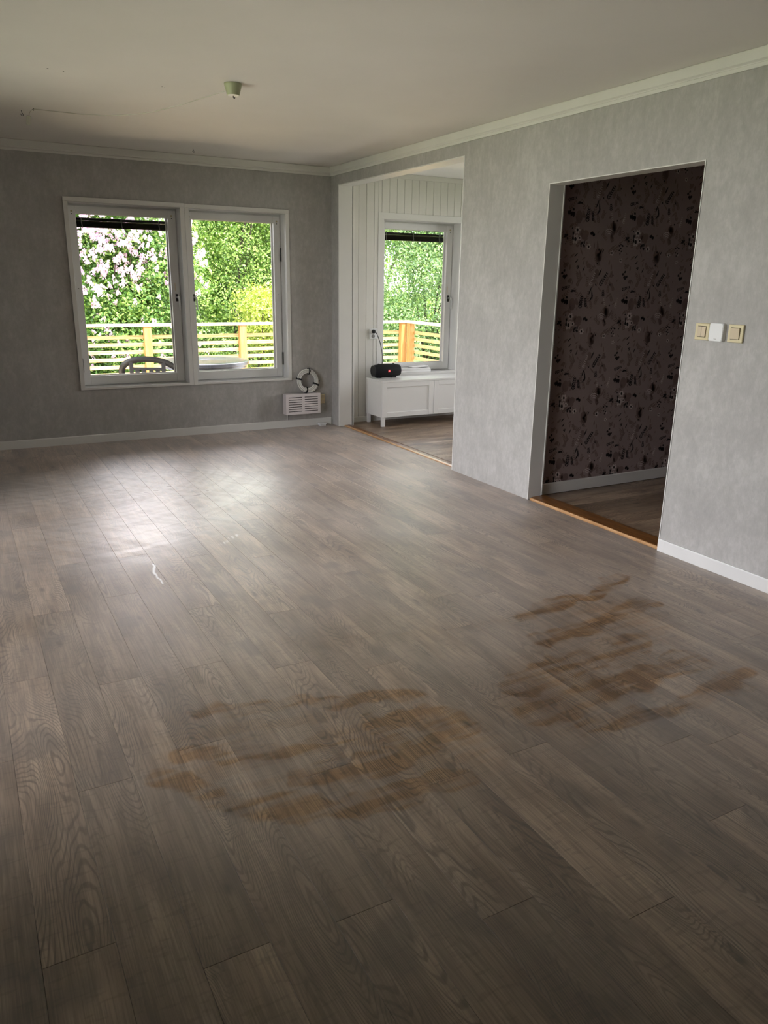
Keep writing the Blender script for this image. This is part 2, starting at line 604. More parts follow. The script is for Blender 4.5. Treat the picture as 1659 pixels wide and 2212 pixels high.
M = {}
M['wallpaper'] = mat_wallpaper()
M['floor'] = mat_floor('oak_laminate_dusty')
M['floor_wiped'] = mat_floor('oak_laminate_wiped_arcs', ('wiped',))
M['floor_smear'] = mat_floor('oak_laminate_swirls_sheen', ('smear',))
M['floor_both'] = mat_floor('oak_laminate_all_marks', ('wiped', 'smear'))
M['floor2'] = mat_floor('oak_laminate', None)
M['ceiling'] = plain('ceiling_paint', (0.76, 0.74, 0.70), 0.75, 0.3, 0.035, 1.4, 0.06)
M['white'] = plain('white_gloss_paint', (0.74, 0.735, 0.71), 0.35, 0.5, 0.02, 4)
M['ceilwhite'] = plain('white_ceiling_paint', (0.86, 0.86, 0.85), 0.6, 0.3, 0.01, 2)
M['whitesash'] = plain('white_sash_paint', (0.76, 0.76, 0.75), 0.35, 0.5, 0.02, 5)
M['crown'] = plain('white_moulding_paint', (0.72, 0.715, 0.68), 0.4, 0.5, 0.03, 5)
M['panel'] = plain('white_panel_paint', (0.72, 0.71, 0.67), 0.5, 0.4, 0.025, 3)
M['bench'] = plain('white_lacquer', (0.76, 0.755, 0.73), 0.3, 0.5, 0.015, 3)
M['ext'] = plain('exterior_wall_paint', (0.60, 0.58, 0.53), 0.7, 0.3, 0.05, 2)
M['glass'] = mat_glass()
M['dark'] = plain('dark_hole', (0.012, 0.010, 0.009), 0.8, 0.2)
M['black'] = plain('black_plastic', (0.010, 0.010, 0.011), 0.45, 0.5)
M['blackmesh'] = plain('black_fabric_mesh', (0.006, 0.006, 0.007), 0.75, 0.25, 0.3, 600, 0.3)
M['steel'] = plain('steel', (0.45, 0.45, 0.45), 0.3, 0.5, Metallic=0.9)
M['hinge'] = plain('dark_hinge', (0.03, 0.028, 0.025), 0.4, 0.5)
M['cream'] = plain('cream_plastic', (0.66, 0.58, 0.36), 0.35, 0.5, 0.02)
M['creamrocker'] = plain('beige_plastic', (0.60, 0.50, 0.35), 0.35, 0.5, 0.02)
M['sensor'] = plain('white_plastic', (0.80, 0.81, 0.82), 0.35, 0.5, 0.01)
M['heater'] = plain('heater_enamel', (0.68, 0.63, 0.63), 0.38, 0.5, 0.02)
M['heaterin'] = plain('heater_interior', (0.05, 0.035, 0.03), 0.6, 0.3)
M['cable'] = plain('white_cable', (0.74, 0.73, 0.70), 0.4, 0.5, 0.05, 40)
M['tape'] = plain('black_tape', (0.008, 0.008, 0.009), 0.5, 0.4)
M['rosette'] = plain('olive_white_plastic', (0.38, 0.40, 0.26), 0.28, 0.5, 0.03)
M['cordgrey'] = plain('grey_white_cord', (0.50, 0.48, 0.43), 0.5, 0.4)
M['oakstrip'] = mat_wood('oak_threshold', (0.22, 0.092, 0.024), (0.11, 0.040, 0.010), (60.0, 4.0, 30.0), 0.28)
M['oakedge'] = mat_wood('oak_threshold_edge', (0.60, 0.36, 0.18), (0.46, 0.25, 0.11), (60.0, 4.0, 30.0), 0.25)
M['pine'] = mat_wood('pine_planed', (0.46, 0.33, 0.17), (0.36, 0.225, 0.095), (4.0, 40.0, 40.0), 0.55, 0.3)
M['pinepost'] = mat_wood('pine_post', (0.38, 0.23, 0.085), (0.30, 0.16, 0.05), (40.0, 40.0, 4.0), 0.55, 0.3)
M['pinesunlit'] = mat_wood('pine_sunlit_top', (0.56, 0.48, 0.35), (0.48, 0.38, 0.25), (4.0, 40.0, 40.0), 0.5, 0.3)  # paler than the slats: the sunlit rail top is put into the colour
M['deck'] = mat_wood('deck_boards', (0.66, 0.54, 0.38), (0.54, 0.42, 0.28), (3.0, 30.0, 30.0), 0.7, 0.3)
M['chair'] = plain('grey_garden_plastic', (0.016, 0.016, 0.018), 0.5, 0.5, 0.05)
M['table'] = plain('grey_table_plastic', (0.034, 0.038, 0.050), 0.25, 0.55, 0.05)
M['blind'] = plain('brown_blind_slats', (0.012, 0.010, 0.007), 0.6, 0.2, 0.2, 30)
M['blindlight'] = plain('brass_blind_rail', (0.10, 0.075, 0.035), 0.3, 0.5, 0.1, 20)
M['tapegrey'] = plain('grey_blind_tape', (0.25, 0.245, 0.23), 0.6, 0.3)
M['paper'] = plain('white_paper', (0.84, 0.84, 0.83), 0.6, 0.3, 0.02)
M['putty'] = plain('yellowed_filler', (0.50, 0.46, 0.30), 0.6, 0.3)
M['rawwood'] = plain('bare_wood_scratch', (0.75, 0.55, 0.33), 0.6, 0.3)
M['grass'] = plain('lawn', (0.085, 0.125, 0.045), 0.9, 0.1, 0.35, 1.2)
M['pavebounce'] = plain('bounce_paving', (0.58, 0.56, 0.52), 0.85, 0.2, 0.12, 2)
M['roof'] = plain('roof_felt', (0.10, 0.095, 0.09), 0.85, 0.2)
M['bark'] = plain('bark', (0.045, 0.036, 0.028), 0.85, 0.2, 0.3, 20)
M['petal'] = mat_leaf('lilac_petals', (0.52, 0.30, 0.62), (0.70, 0.50, 0.76), (0.82, 0.70, 0.86))
M['floralbg'] = plain('floral_wallpaper_ground', (0.310, 0.242, 0.232), 0.75, 0.25, 0.05, 5)
M['floraldark'] = plain('floral_print_black', (0.030, 0.026, 0.028), 0.7, 0.25)
M['floralmid'] = plain('floral_print_brown', (0.205, 0.145, 0.135), 0.75, 0.25, 0.12, 12)
M['florallight'] = plain('floral_print_pale', (0.56, 0.48, 0.465), 0.75, 0.25, 0.08, 12)
M['ledred'] = plain('red_badge', (0.35, 0.01, 0.015), 0.4, 0.4)
_t = NT('badge_glow')
_t.set((0.9, 0.2, 0.2), 0.4, 0.4, **{'Emission Color': (1.0, 0.12, 0.13, 1), 'Emission Strength': 0.5})
M['badge'] = _t.m
M['leaf_lilac'] = mat_leaf('lilac_leaves', (0.045, 0.11, 0.030), (0.13, 0.26, 0.07), (0.30, 0.42, 0.12))
M['leaf_yellow'] = mat_leaf('yellow_green_leaves', (0.13, 0.19, 0.03), (0.34, 0.42, 0.08), (0.52, 0.56, 0.16))
M['leaf_green'] = mat_leaf('green_leaves', (0.07, 0.14, 0.035), (0.20, 0.33, 0.08), (0.36, 0.46, 0.15))
M['leaf_grey'] = mat_leaf('grey_green_leaves', (0.055, 0.11, 0.05), (0.15, 0.26, 0.11), (0.32, 0.42, 0.20))

# ------------------------------------------------------------------ setting: walls, ceilings
H = 2.40
REAR = -8.7
T1, T2 = 0.135, 0.105          # thickness of the right wall at the wide opening / at the hallway door
OY0, OY1, OH = -0.173, -2.205, 2.231     # wide opening
DY0, DY1, DH = -3.140, -4.266, 1.970     # hallway doorway
SX1, SY0 = 2.45, -2.85                   # sunroom far side wall, near wall
HALLY = -3.088                           # floral wall
HX1, HY0 = 2.6, -5.0

W1 = (-2.335, -1.430, 0.479, 1.975)      # clear opening inside the casing, left sash window
W2 = (-1.358, -0.464, 0.479, 1.975)
W3 = (0.562, 1.465, 0.478, 1.977)


def structure(o):
    return tag(o, kind='structure')


wb = MB().plate('y', 0.0, 0.20, LX - 0.2, 0.05, -0.3, H + 0.2, [W1, W2])
structure(wb.build('wall_back', M['wallpaper']))
ws = MB().plate('y', 0.004, 0.20, 0.05, SX1 + 0.2, -0.3, H + 0.2, [W3])
wall_sun = structure(ws.build('wall_sunroom', M['panel']))
wr = MB().plate('x', 0.0, T1, -2.78, 0.0, -0.3, H + 0.2, [(OY1 - 0.008, OY0 + 0.018, -0.3, OH + 0.008)])
wr.plate('x', 0.0, T2, REAR - 0.2, -2.78, -0.3, H + 0.2, [(DY1 - 0.006, DY0 + 0.006, -0.3, DH + 0.006)])
structure(wr.build('wall_right', M['wallpaper']))
wlft = MB().plate('x', LX - 0.2, LX, REAR - 0.2, 0.0, -0.3, H + 0.2, [(GY0, GY1, GZ0, GZ1)])
structure(wlft.build('wall_left', M['wallpaper']))
structure(box('wall_rear', LX - 0.2, 0.0, REAR - 0.2, REAR, -0.3, H + 0.2, M['wallpaper']))
wss = MB().plate('x', SX1, SX1 + 0.2, SY0, 0.0, -0.3, H + 0.2, [(-1.75, -0.15, 0.30, 2.28)])
structure(wss.build('wall_sunroom_side', M['panel']))
structure(box('wall_sunroom_near', T1, SX1 + 0.2, SY0 - 0.10, SY0, -0.3, H + 0.2, M['panel']))
wall_hall = structure(box('wall_hallway', T2, HX1 + 0.2, HALLY, HALLY + 0.10, -0.3, H + 0.2, M['floralbg']))
structure(box('wall_hallway_end', HX1, HX1 + 0.2, HY0, HALLY, -0.3, H + 0.2, M['floralbg']))
structure(box('wall_hallway_near', T2, HX1 + 0.2, HY0 - 0.1, HY0, -0.3, H + 0.2, M['floralbg']))

ceil = structure(box('ceiling', LX, 0.0, REAR, 0.0, H, H + 0.08, M['ceiling']))
structure(box('ceiling_sunroom', T1, SX1, SY0, 0.0, H, H + 0.08, M['ceilwhite']))
structure(box('ceiling_hallway', T2, HX1, HY0, HALLY, H, H + 0.08, M['ceiling']))
rf = MB().box(LX - 0.65, SX1 + 0.65, REAR - 0.5, 0.30, H + 0.21, H + 0.40)
structure(rf.build('roof', M['roof']))
structure(box('foundation', LX - 0.25, SX1 + 0.25, REAR - 0.25, 0.22, -0.62, -0.05, M['ext']))
structure(box('bounce_patio', LX - 4.2, LX - 0.25, REAR, 0.2, -0.60, -0.22, M['pavebounce']))  # unseen paving, added to bounce neutral daylight onto the ceiling
structure(box('bounce_terrace', SX1 + 0.25, SX1 + 4.5, REAR, -0.1, -0.60, -0.25, M['pavebounce']))  # unseen pale slab, added so bounced sun brightens the sunroom ceiling
structure(box('ground', -70, 70, -70, 90, -0.90, -0.60, M['grass']))

# ------------------------------------------------------------------ floors with separate planks
PW, PL, PT = 0.15, 1.335, 0.009


def plank_mesh(w, l, g=0.0002, c=0.0006):
    mb = MB()
    x, y = w / 2 - g, l / 2 - g
    vs_ = [(-x, -y, -PT), (x, -y, -PT), (x, y, -PT), (-x, y, -PT),
           (-x, -y, -c), (x, -y, -c), (x, y, -c), (-x, y, -c),
           (-x + c, -y + c, 0), (x - c, -y + c, 0), (x - c, y - c, 0), (-x + c, y - c, 0)]
    fs_ = [(3, 2, 1, 0), (8, 9, 10, 11)]
    for i in range(4):
        j = (i + 1) % 4
        fs_ += [(i, j, 4 + j, 4 + i), (4 + i, 4 + j, 8 + j, 8 + i)]
    me = bpy.data.meshes.new('plank')
    me.from_pydata(vs_, [], fs_)
    return me


_pm = {}


def plank(w, l, cx, cy, mat, parent, rz=0.0):
    key = (round(w, 3), round(l, 3), mat.name)
    if key not in _pm:
        _pm[key] = plank_mesh(w, l)
        _pm[key].materials.append(mat)
    o = bpy.data.objects.new('plank', _pm[key])
    COL.objects.link(o)
    o.parent = parent
    o.location = Vector((cx, cy, 0.0)) - WLOC[parent]
    o.rotation_euler = (0, 0, rz)
    return o


fl = structure(box('floor', LX, 0.0, REAR, 0.0, -0.05, -PT, M['dark']))
fs_ = structure(box('floor_sunroom', 0.0, SX1, SY0, 0.0, -0.05, -PT, M['dark']))
fh = structure(box('floor_hallway', 0.0, HX1, HY0, HALLY, -0.05, -PT, M['dark']))
rng = random.Random(4)
JOINT = {0: -5.60, 1: -5.02, 2: -5.757, 3: -4.95, 4: -4.44, 5: -5.25, 6: -5.924, 7: -5.45, 8: -6.08, 9: -4.10,
         10: -5.15, 11: -4.60, 12: -5.62, 13: -4.35, 14: -5.30, 15: -4.82}
k = -5
while True:
    x0 = -3.262 + k * PW
    x1 = x0 + PW
    if x0 >= -0.001: break
    a, b = max(x0, LX), min(x1, 0.0)
    if b - a > 0.012:
        j = JOINT.get(k, -5.0 + rng.uniform(-0.67, 0.67))
        while j > REAR: j -= PL
        y = j
        while y < 0:
            c0, c1 = max(y, REAR), min(y + PL, 0.0)
            if c1 - c0 > 0.01:
                w_ = c0 < -4.2 and c1 > -5.66 and b > -3.0
                s_ = c0 < -0.3 and c1 > -3.70 and a < -0.9
                fm_ = M['floor_both' if w_ and s_ else 'floor_wiped' if w_ else 'floor_smear' if s_ else 'floor']
                plank(b - a, c1 - c0, (a + b) / 2, (c0 + c1) / 2, fm_, fl, PI if rng.random() < 0.5 else 0)
            y += PL
    k += 1


def cross_floor(parent, x0, x1, y0, y1, seed):
    r2 = random.Random(seed)
    y = y1
    while y > y0 + 0.01:
        b, a = y, max(y - PW, y0)
        x = x0 - r2.uniform(0.1, 1.25)
        while x < x1:
            c0, c1 = max(x, x0), min(x + PL, x1)
            if c1 - c0 > 0.02:
                plank(b - a, c1 - c0, (c0 + c1) / 2, (a + b) / 2, M['floor2'], parent, PI / 2)
            x += PL
        y -= PW


y = OY1 + 0.002
for seg_ in (0.55, 1.0, 0.478):
    plank(0.052, seg_, 0.026, y + seg_ / 2, M['floor'], fl)
    y += seg_
cross_floor(fs_, T1, SX1, SY0, 0.0, 7)
cross_floor(fh, T2, HX1, HY0, HALLY, 9)

# thresholds
th = empty('threshold', (0.07, (OY0 + OY1) / 2, 0), 'low oak threshold strip across the wide opening to the white panelled room', 'threshold')
MB().prism([(0.060, -0.008), (0.060, 0.004), (0.070, 0.009), (0.104, 0.012), (0.134, 0.006), (0.134, -0.008)], 'y', OY1 + 0.002, OY0 - 0.002).build('oak_strip', M['oakstrip'], th)
MB().prism([(0.052, -0.008), (0.052, 0.004), (0.056, 0.008), (0.072, 0.0105), (0.072, -0.008)], 'y', OY1 + 0.002, OY0 - 0.002).build('front_edge', M['oakedge'], th)
th = empty('threshold', (0.09, (DY0 + DY1) / 2, 0), 'wide orange oak threshold in the doorway to the floral wallpapered hallway', 'threshold')
MB().prism([(0.0185, -0.008), (0.0185, 0.013), (0.034, 0.016), (0.130, 0.018), (0.158, 0.004), (0.158, -0.008)], 'y', DY1 + 0.008, DY0 - 0.004).build('oak_strip', M['oakstrip'], th)
MB().prism([(0.010, -0.008), (0.010, 0.006), (0.013, 0.011), (0.018, 0.013), (0.018, -0.008)], 'y', DY1 + 0.008, DY0 - 0.004).build('front_edge', M['oakedge'], th)

# ------------------------------------------------------------------ trim: linings, crown, baseboards
tn = 0


def trim(mb, mat=None):
    global tn
    tn += 1
    return structure(mb.build('trim_%d' % tn, mat or M['white']))


# lining of the wide opening (jamb, head, far jamb) and its sunroom side casing
trim(MB().box(-0.003, T1 + 0.002, OY0, OY0 + 0.018, 0.001, OH + 0.008, 0.0015))
trim(MB().box(-0.003, T1 + 0.002, OY1 - 0.008, OY0, OH, OH + 0.008, 0.001))
trim(MB().box(-0.003, T1 + 0.002, OY1 - 0.008, OY1, 0.0, OH, 0.001))
trim(MB().box(T1 + 0.012, T1 + 0.026, OY0 + 0.004, -0.010, 0.0, H - 0.06, 0.001), M['panel'])
# lining of the hallway doorway
trim(MB().box(-0.004, T2 + 0.002, DY0, DY0 + 0.006, 0.0, DH + 0.006, 0.001))
trim(MB().box(-0.004, T2 + 0.002, DY1 - 0.006, DY1, 0.0, DH + 0.006, 0.001))
trim(MB().box(-0.004, T2 + 0.002, DY1, DY0, DH, DH + 0.006, 0.001))
trim(MB().box(T2 + 0.002, T2 + 0.012, DY0 - 0.004, HALLY, 0.02, DH + 0.05, 0.001))

CP = [(0.0, 2.322), (0.011, 2.322), (0.012, 2.338), (0.008, 2.341), (0.009, 2.345), (0.020, 2.352), (0.023, 2.394), (0.022, 2.3985), (0.0, 2.3985)]
trim(MB().prism([(-d, z) for d, z in CP], 'x', LX, -0.011), M['crown'])                      # back wall crown (u=y)
_rc = MB()
n_ = len(CP)
_rc.add([(-d, -0.0 - d * 0.9, z) for d, z in CP] + [(-d, REAR, z) for d, z in CP],
        [tuple(range(n_)), tuple(range(2 * n_ - 1, n_ - 1, -1))] + [(i, (i + 1) % n_, n_ + (i + 1) % n_, n_ + i) for i in range(n_)])
trim(_rc, M['crown'])
trim(MB().box(T1, SX1, -0.014, 0.004, 2.352, 2.399, 0.003), M['panel'])                      # sunroom top board

structure(MB().prism([(0, 0), (-0.012, 0), (-0.012, 0.064), (-0.009, 0.070), (0, 0.070)], 'x', LX, -0.014).build('baseboard_back', M['white']))
_bb = MB().prism([(0, 0), (-0.012, 0), (-0.012, 0.062), (-0.009, 0.068), (0, 0.068)], 'y', REAR, DY1 - 0.052)
structure(_bb.build('baseboard_right', M['whitesash']))
_bm = MB()
_a, _b2 = DY1 - 0.006, DY1 - 0.0515
_pf = [(0, 0), (-0.012, 0), (-0.012, 0.062), (-0.009, 0.068), (0, 0.068)]
_bm.prism(_pf, 'y', _b2, _a)
structure(_bm.build('baseboard_right_return', M['whitesash']))
structure(MB().prism([(0.0, 0.004), (-0.012, 0.004), (-0.012, 0.076), (-0.009, 0.081), (0, 0.081)], 'x', T2 + 0.013, HX1).build('baseboard_hallway', M['white']))
for o in [bpy.data.objects['baseboard_hallway']]:
    o.location.y += HALLY
    WLOC[o] = o.location.copy()
structure(MB().prism([(0.004, 0), (-0.016, 0), (-0.016, 0.050), (-0.012, 0.055), (0.004, 0.055)], 'x', T1 + 0.027, SX1).build('baseboard_sunroom', M['panel']))

# tongue and groove boards of the sunroom wall, one by one
BW = 0.0836
bx = 0.288 - 2 * BW
while bx < SX1 - 0.01:
    x0, x1 = max(bx, T1 + 0.001), min(bx + BW, SX1)
    CL, CR = 0.500, 1.527
    full, win = [(0.055, 2.352)], [(0.055, 0.449), (2.039, 2.352)]
    parts = []
    for (p0, p1, sp) in ((x0, min(x1, CL - 0.001), full), (max(x0, CL), min(x1, CR), win), (max(x0, CR + 0.001), x1, full)):
        if p1 - p0 > 0.003: parts += [(p0, p1, z0, z1) for z0, z1 in sp]
    for (p0, p1, z0, z1) in parts:
        g = 0.003
        l0 = g if abs(p0 - x0) < 1e-6 else 0.0005
        r0 = g if abs(p1 - x1) < 1e-6 else 0.0005
        MB().prism([(p0, 0.004), (p0, -0.003), (p0 + l0, -0.008), (p1 - r0, -0.008), (p1, -0.003), (p1, 0.004)], 'z', z0, z1).build('panel_board', M['panel'], wall_sun)
    bx += BW

# ------------------------------------------------------------------ windows
def sash_window(num, W, casing, stile=(0.058, 0.070), hinge=None, handle=None, holes=True):
    x0, x1, z0, z1 = W
    root = structure(empty('window_%d' % num, ((x0 + x1) / 2, 0.1, z0)))
    w = M['whitesash']
    # lining boards of the reveal
    L = 0.010
    MB().box(x0, x0 + 0.002, -0.010, 0.19, z0, z1).build('lining_board', w, root)
    MB().box(x1 - 0.002, x1, -0.010, 0.19, z0, z1).build('lining_board', w, root)
    MB().box(x0 + 0.002, x1 - 0.002, -0.010, 0.19, z1 - 0.002, z1).build('lining_board', w, root)
    MB().box(x0 + 0.002, x1 - 0.002, -0.010, 0.19, z0, z0 + 0.002).build('sill_board', w, root)
    for (a, b, c, d) in casing:
        MB().box(a, b, -0.0125, 0.001, c, d, 0.0012).build('casing_board', M['white'], root)
    # outer frame behind the sash
    fr = MB().plate('y', 0.132, 0.19, x0 + 0.002, x1 - 0.002, z0 + 0.002, z1 - 0.002, [(x0 + 0.024, x1 - 0.024, z0 + 0.026, z1 - 0.026)])
    fr.build('outer_frame', w, root)
    # sash: two stiles, two rails
    sx0, sx1, sz0, sz1 = x0 + 0.013, x1 - 0.012, z0 + 0.010, z1 - 0.017
    gx0, gx1, gz0, gz1 = sx0 + stile[0], sx1 - stile[1], z0 + 0.085, z1 - 0.078
    sash = empty('sash', ((sx0 + sx1) / 2, 0.14, sz0))
    sash.parent = root
    sash.location = WLOC[sash] - WLOC[root]
    MB().box(sx0, gx0, 0.118, 0.162, sz0, sz1, 0.002).build('stile', w, sash)
    MB().box(gx1, sx1, 0.118, 0.162, sz0, sz1, 0.002).build('stile', w, sash)
    MB().box(gx0, gx1, 0.1185, 0.162, gz1, sz1, 0.0015).build('rail', w, sash)
    MB().box(gx0, gx1, 0.1185, 0.162, sz0, gz0, 0.0015).build('rail', w, sash)
    MB().plate('y', 0.162, 0.176, gx0 - 0.004, gx1 + 0.004, gz0 - 0.004, gz1 + 0.004, [(gx0 + 0.008, gx1 - 0.010, gz0 + 0.006, gz1 - 0.003)]).build('glazing_bead', w, sash)
    MB().box(gx0 + 0.002, gx1 - 0.002, 0.1765, 0.180, gz0, gz1).build('pane', M['glass'], sash)
    if holes:
        for xx in ((sx0 + gx0) / 2, (gx1 + sx1) / 2):
            MB().lathe([(0.009, 0.0), (0.009, -0.0006)], (xx, 0.118, sz1 - 0.045), 'y', 12).build('filled_hole', M['putty'], sash)
            MB().lathe([(0.0042, 0.0), (0.0042, -0.0010)], (xx + 0.001, 0.118, sz1 - 0.066), 'y', 10).build('screw_hole', M['dark'], sash)
        for xx, zz in (((sx0 + gx0) / 2, 1.30), ((gx1 + sx1) / 2, 1.26)):
            MB().lathe([(0.0035, 0.0), (0.0035, -0.0010)], (xx, 0.118, zz), 'y', 10).build('screw_hole', M['dark'], sash)
    if hinge:
        hx = sx1 + 0.0005 if hinge == 'right' else sx0 - 0.0005
        for zz in (1.62, 0.66) if hinge == 'right' else (0.66,):
            MB().box(hx - 0.004, hx + 0.009, 0.108, 0.119, zz - 0.06, zz + 0.06, 0.002).build('hinge', M['hinge'], sash)
    if handle:
        hx, hz = handle
        h = MB().box(hx - 0.011, hx + 0.011, 0.110, 0.118, hz - 0.032, hz + 0.032, 0.003).build('handle_plate', M['hinge'], sash)
        MB().tube([(hx, 0.112, hz + 0.004), (hx, 0.075, hz + 0.004)], 0.010, 12).build('handle_neck', M['steel'], sash, smooth=True)
        MB().tube([(hx - 0.004, 0.074, hz + 0.008), (hx + 0.006, 0.070, hz + 0.004), (hx + 0.012, 0.070, hz - 0.02), (hx + 0.013, 0.071, hz - 0.105)],
                  [0.009, 0.010, 0.0085, 0.0075], 10).build('handle_lever', M['sensor'], sash, smooth=True)
        MB().box(hx - 0.012, hx - 0.009, 0.1165, 0.118, hz + 0.06, hz + 0.125).build('paint_chip', M['rawwood'], sash)
    return (gx0, gx1, gz0, gz1)


cz = 2.012
J = -1.394
cas1 = [(-2.369, J - 0.0008, 1.977, cz), (-2.369, W1[0] + 0.001, 0.462, 1.9765), (W1[1] - 0.001, J - 0.0006, 0.462, 1.9765), (W1[0] + 0.001, W1[1] - 0.001, 0.462, W1[2] + 0.001)]
cas2 = [(J + 0.0008, -0.433, 1.977, cz - 0.002), (J + 0.0006, W2[0] + 0.001, 0.462, 1.9765), (W2[1] - 0.001, -0.433, 0.462, 1.9765), (W2[0] + 0.001, W2[1] - 0.001, 0.462, W2[2] + 0.001)]
cas3 = [(0.500, 1.527, 1.9785, 2.038), (0.500, W3[0] + 0.001, 0.45, 1.978), (W3[1] - 0.001, 1.527, 0.45, 1.978), (W3[0] + 0.001, W3[1] - 0.001, 0.450, W3[2] + 0.001)]
cas3 = [(a, b, c, d) for a, b, c, d in cas3]
g1 = sash_window(1, W1, cas1, (0.058, 0.070), 'left', (-1.470, 1.228))
g2 = sash_window(2, W2, cas2, (0.042, 0.060), 'right', (-1.316, 1.228))
g3 = sash_window(3, W3, cas3, (0.068, 0.068), 'left', (1.420, 1.228))


def blind(g, label):
    x0, x1, z0, z1 = g
    top = z1 - 0.026
    r = empty('venetian_blind', ((x0 + x1) / 2, 0.2, top), label, 'blind')
    MB().box(x0 + 0.004, x1 - 0.004, 0.184, 0.210, top - 0.022, top, 0.002).build('head_rail', M['blind'], r)
    s = MB()
    zz = top - 0.024
    for i in range(9):
        s.box(x0 + 0.006, x1 - 0.006, 0.183 + 0.0006 * (i % 2), 0.211, zz - 0.0044, zz)
        zz -= 0.0048
    o = s.build('slat_stack', M['blind'], r)
    MB().box(x0 + 0.006, x1 - 0.006, 0.1825, 0.2115, zz - 0.010, zz, 0.002).build('bottom_rail', M['blind'], r)
    MB().tube([(x0 + 0.006, 0.181, top - 0.030), (x1 - 0.006, 0.181, top - 0.030)], 0.0035, 8).build('tilt_rod', M['blindlight'], r, smooth=True)
    for f in (0.07, 0.5, 0.92):
        xx = x0 + (x1 - x0) * f
        MB().tube([(xx - 0.004, 0.1800, top), (xx - 0.002, 0.1800, top - 0.045), (xx + 0.003, 0.1802, zz - 0.008), (xx + 0.004, 0.1815, zz - 0.014)], 0.0045, 6).build('ladder_tape', M['tapegrey'], r)


blind((g1[0], g1[1], g1[2], g1[3]), 'dark brown venetian blind drawn up at the top of the lilac-side window')
blind((g3[0], g3[1], g3[2], g3[3]), 'dark brown venetian blind drawn up at the top of the panelled room window')

# unseen left glazing and sunroom side window, both added to light the rooms
def fixed_window(num, axis_x, y0, y1, z0, z1, n):
    root = structure(empty('window_%d' % num, (axis_x, (y0 + y1) / 2, z0)))
    xs = (axis_x - 0.04, axis_x + 0.04)
    step = (y1 - y0) / n
    hs = [(y0 + i * step + 0.04, y0 + (i + 1) * step - 0.04, z0 + 0.05, z1 - 0.05) for i in range(n)]
    MB().plate('x', xs[0], xs[1], y0, y1, z0, z1, hs).build('outer_frame', M['whitesash'], root)
    for h in hs:
        MB().box(axis_x - 0.003, axis_x + 0.003, *h).build('pane', M['glass'], root)


fixed_window(4, LX - 0.10, GY0, GY1, GZ0, GZ1, 3)
fixed_window(5, SX1 + 0.10, -1.75, -0.15, 0.30, 2.28, 2)

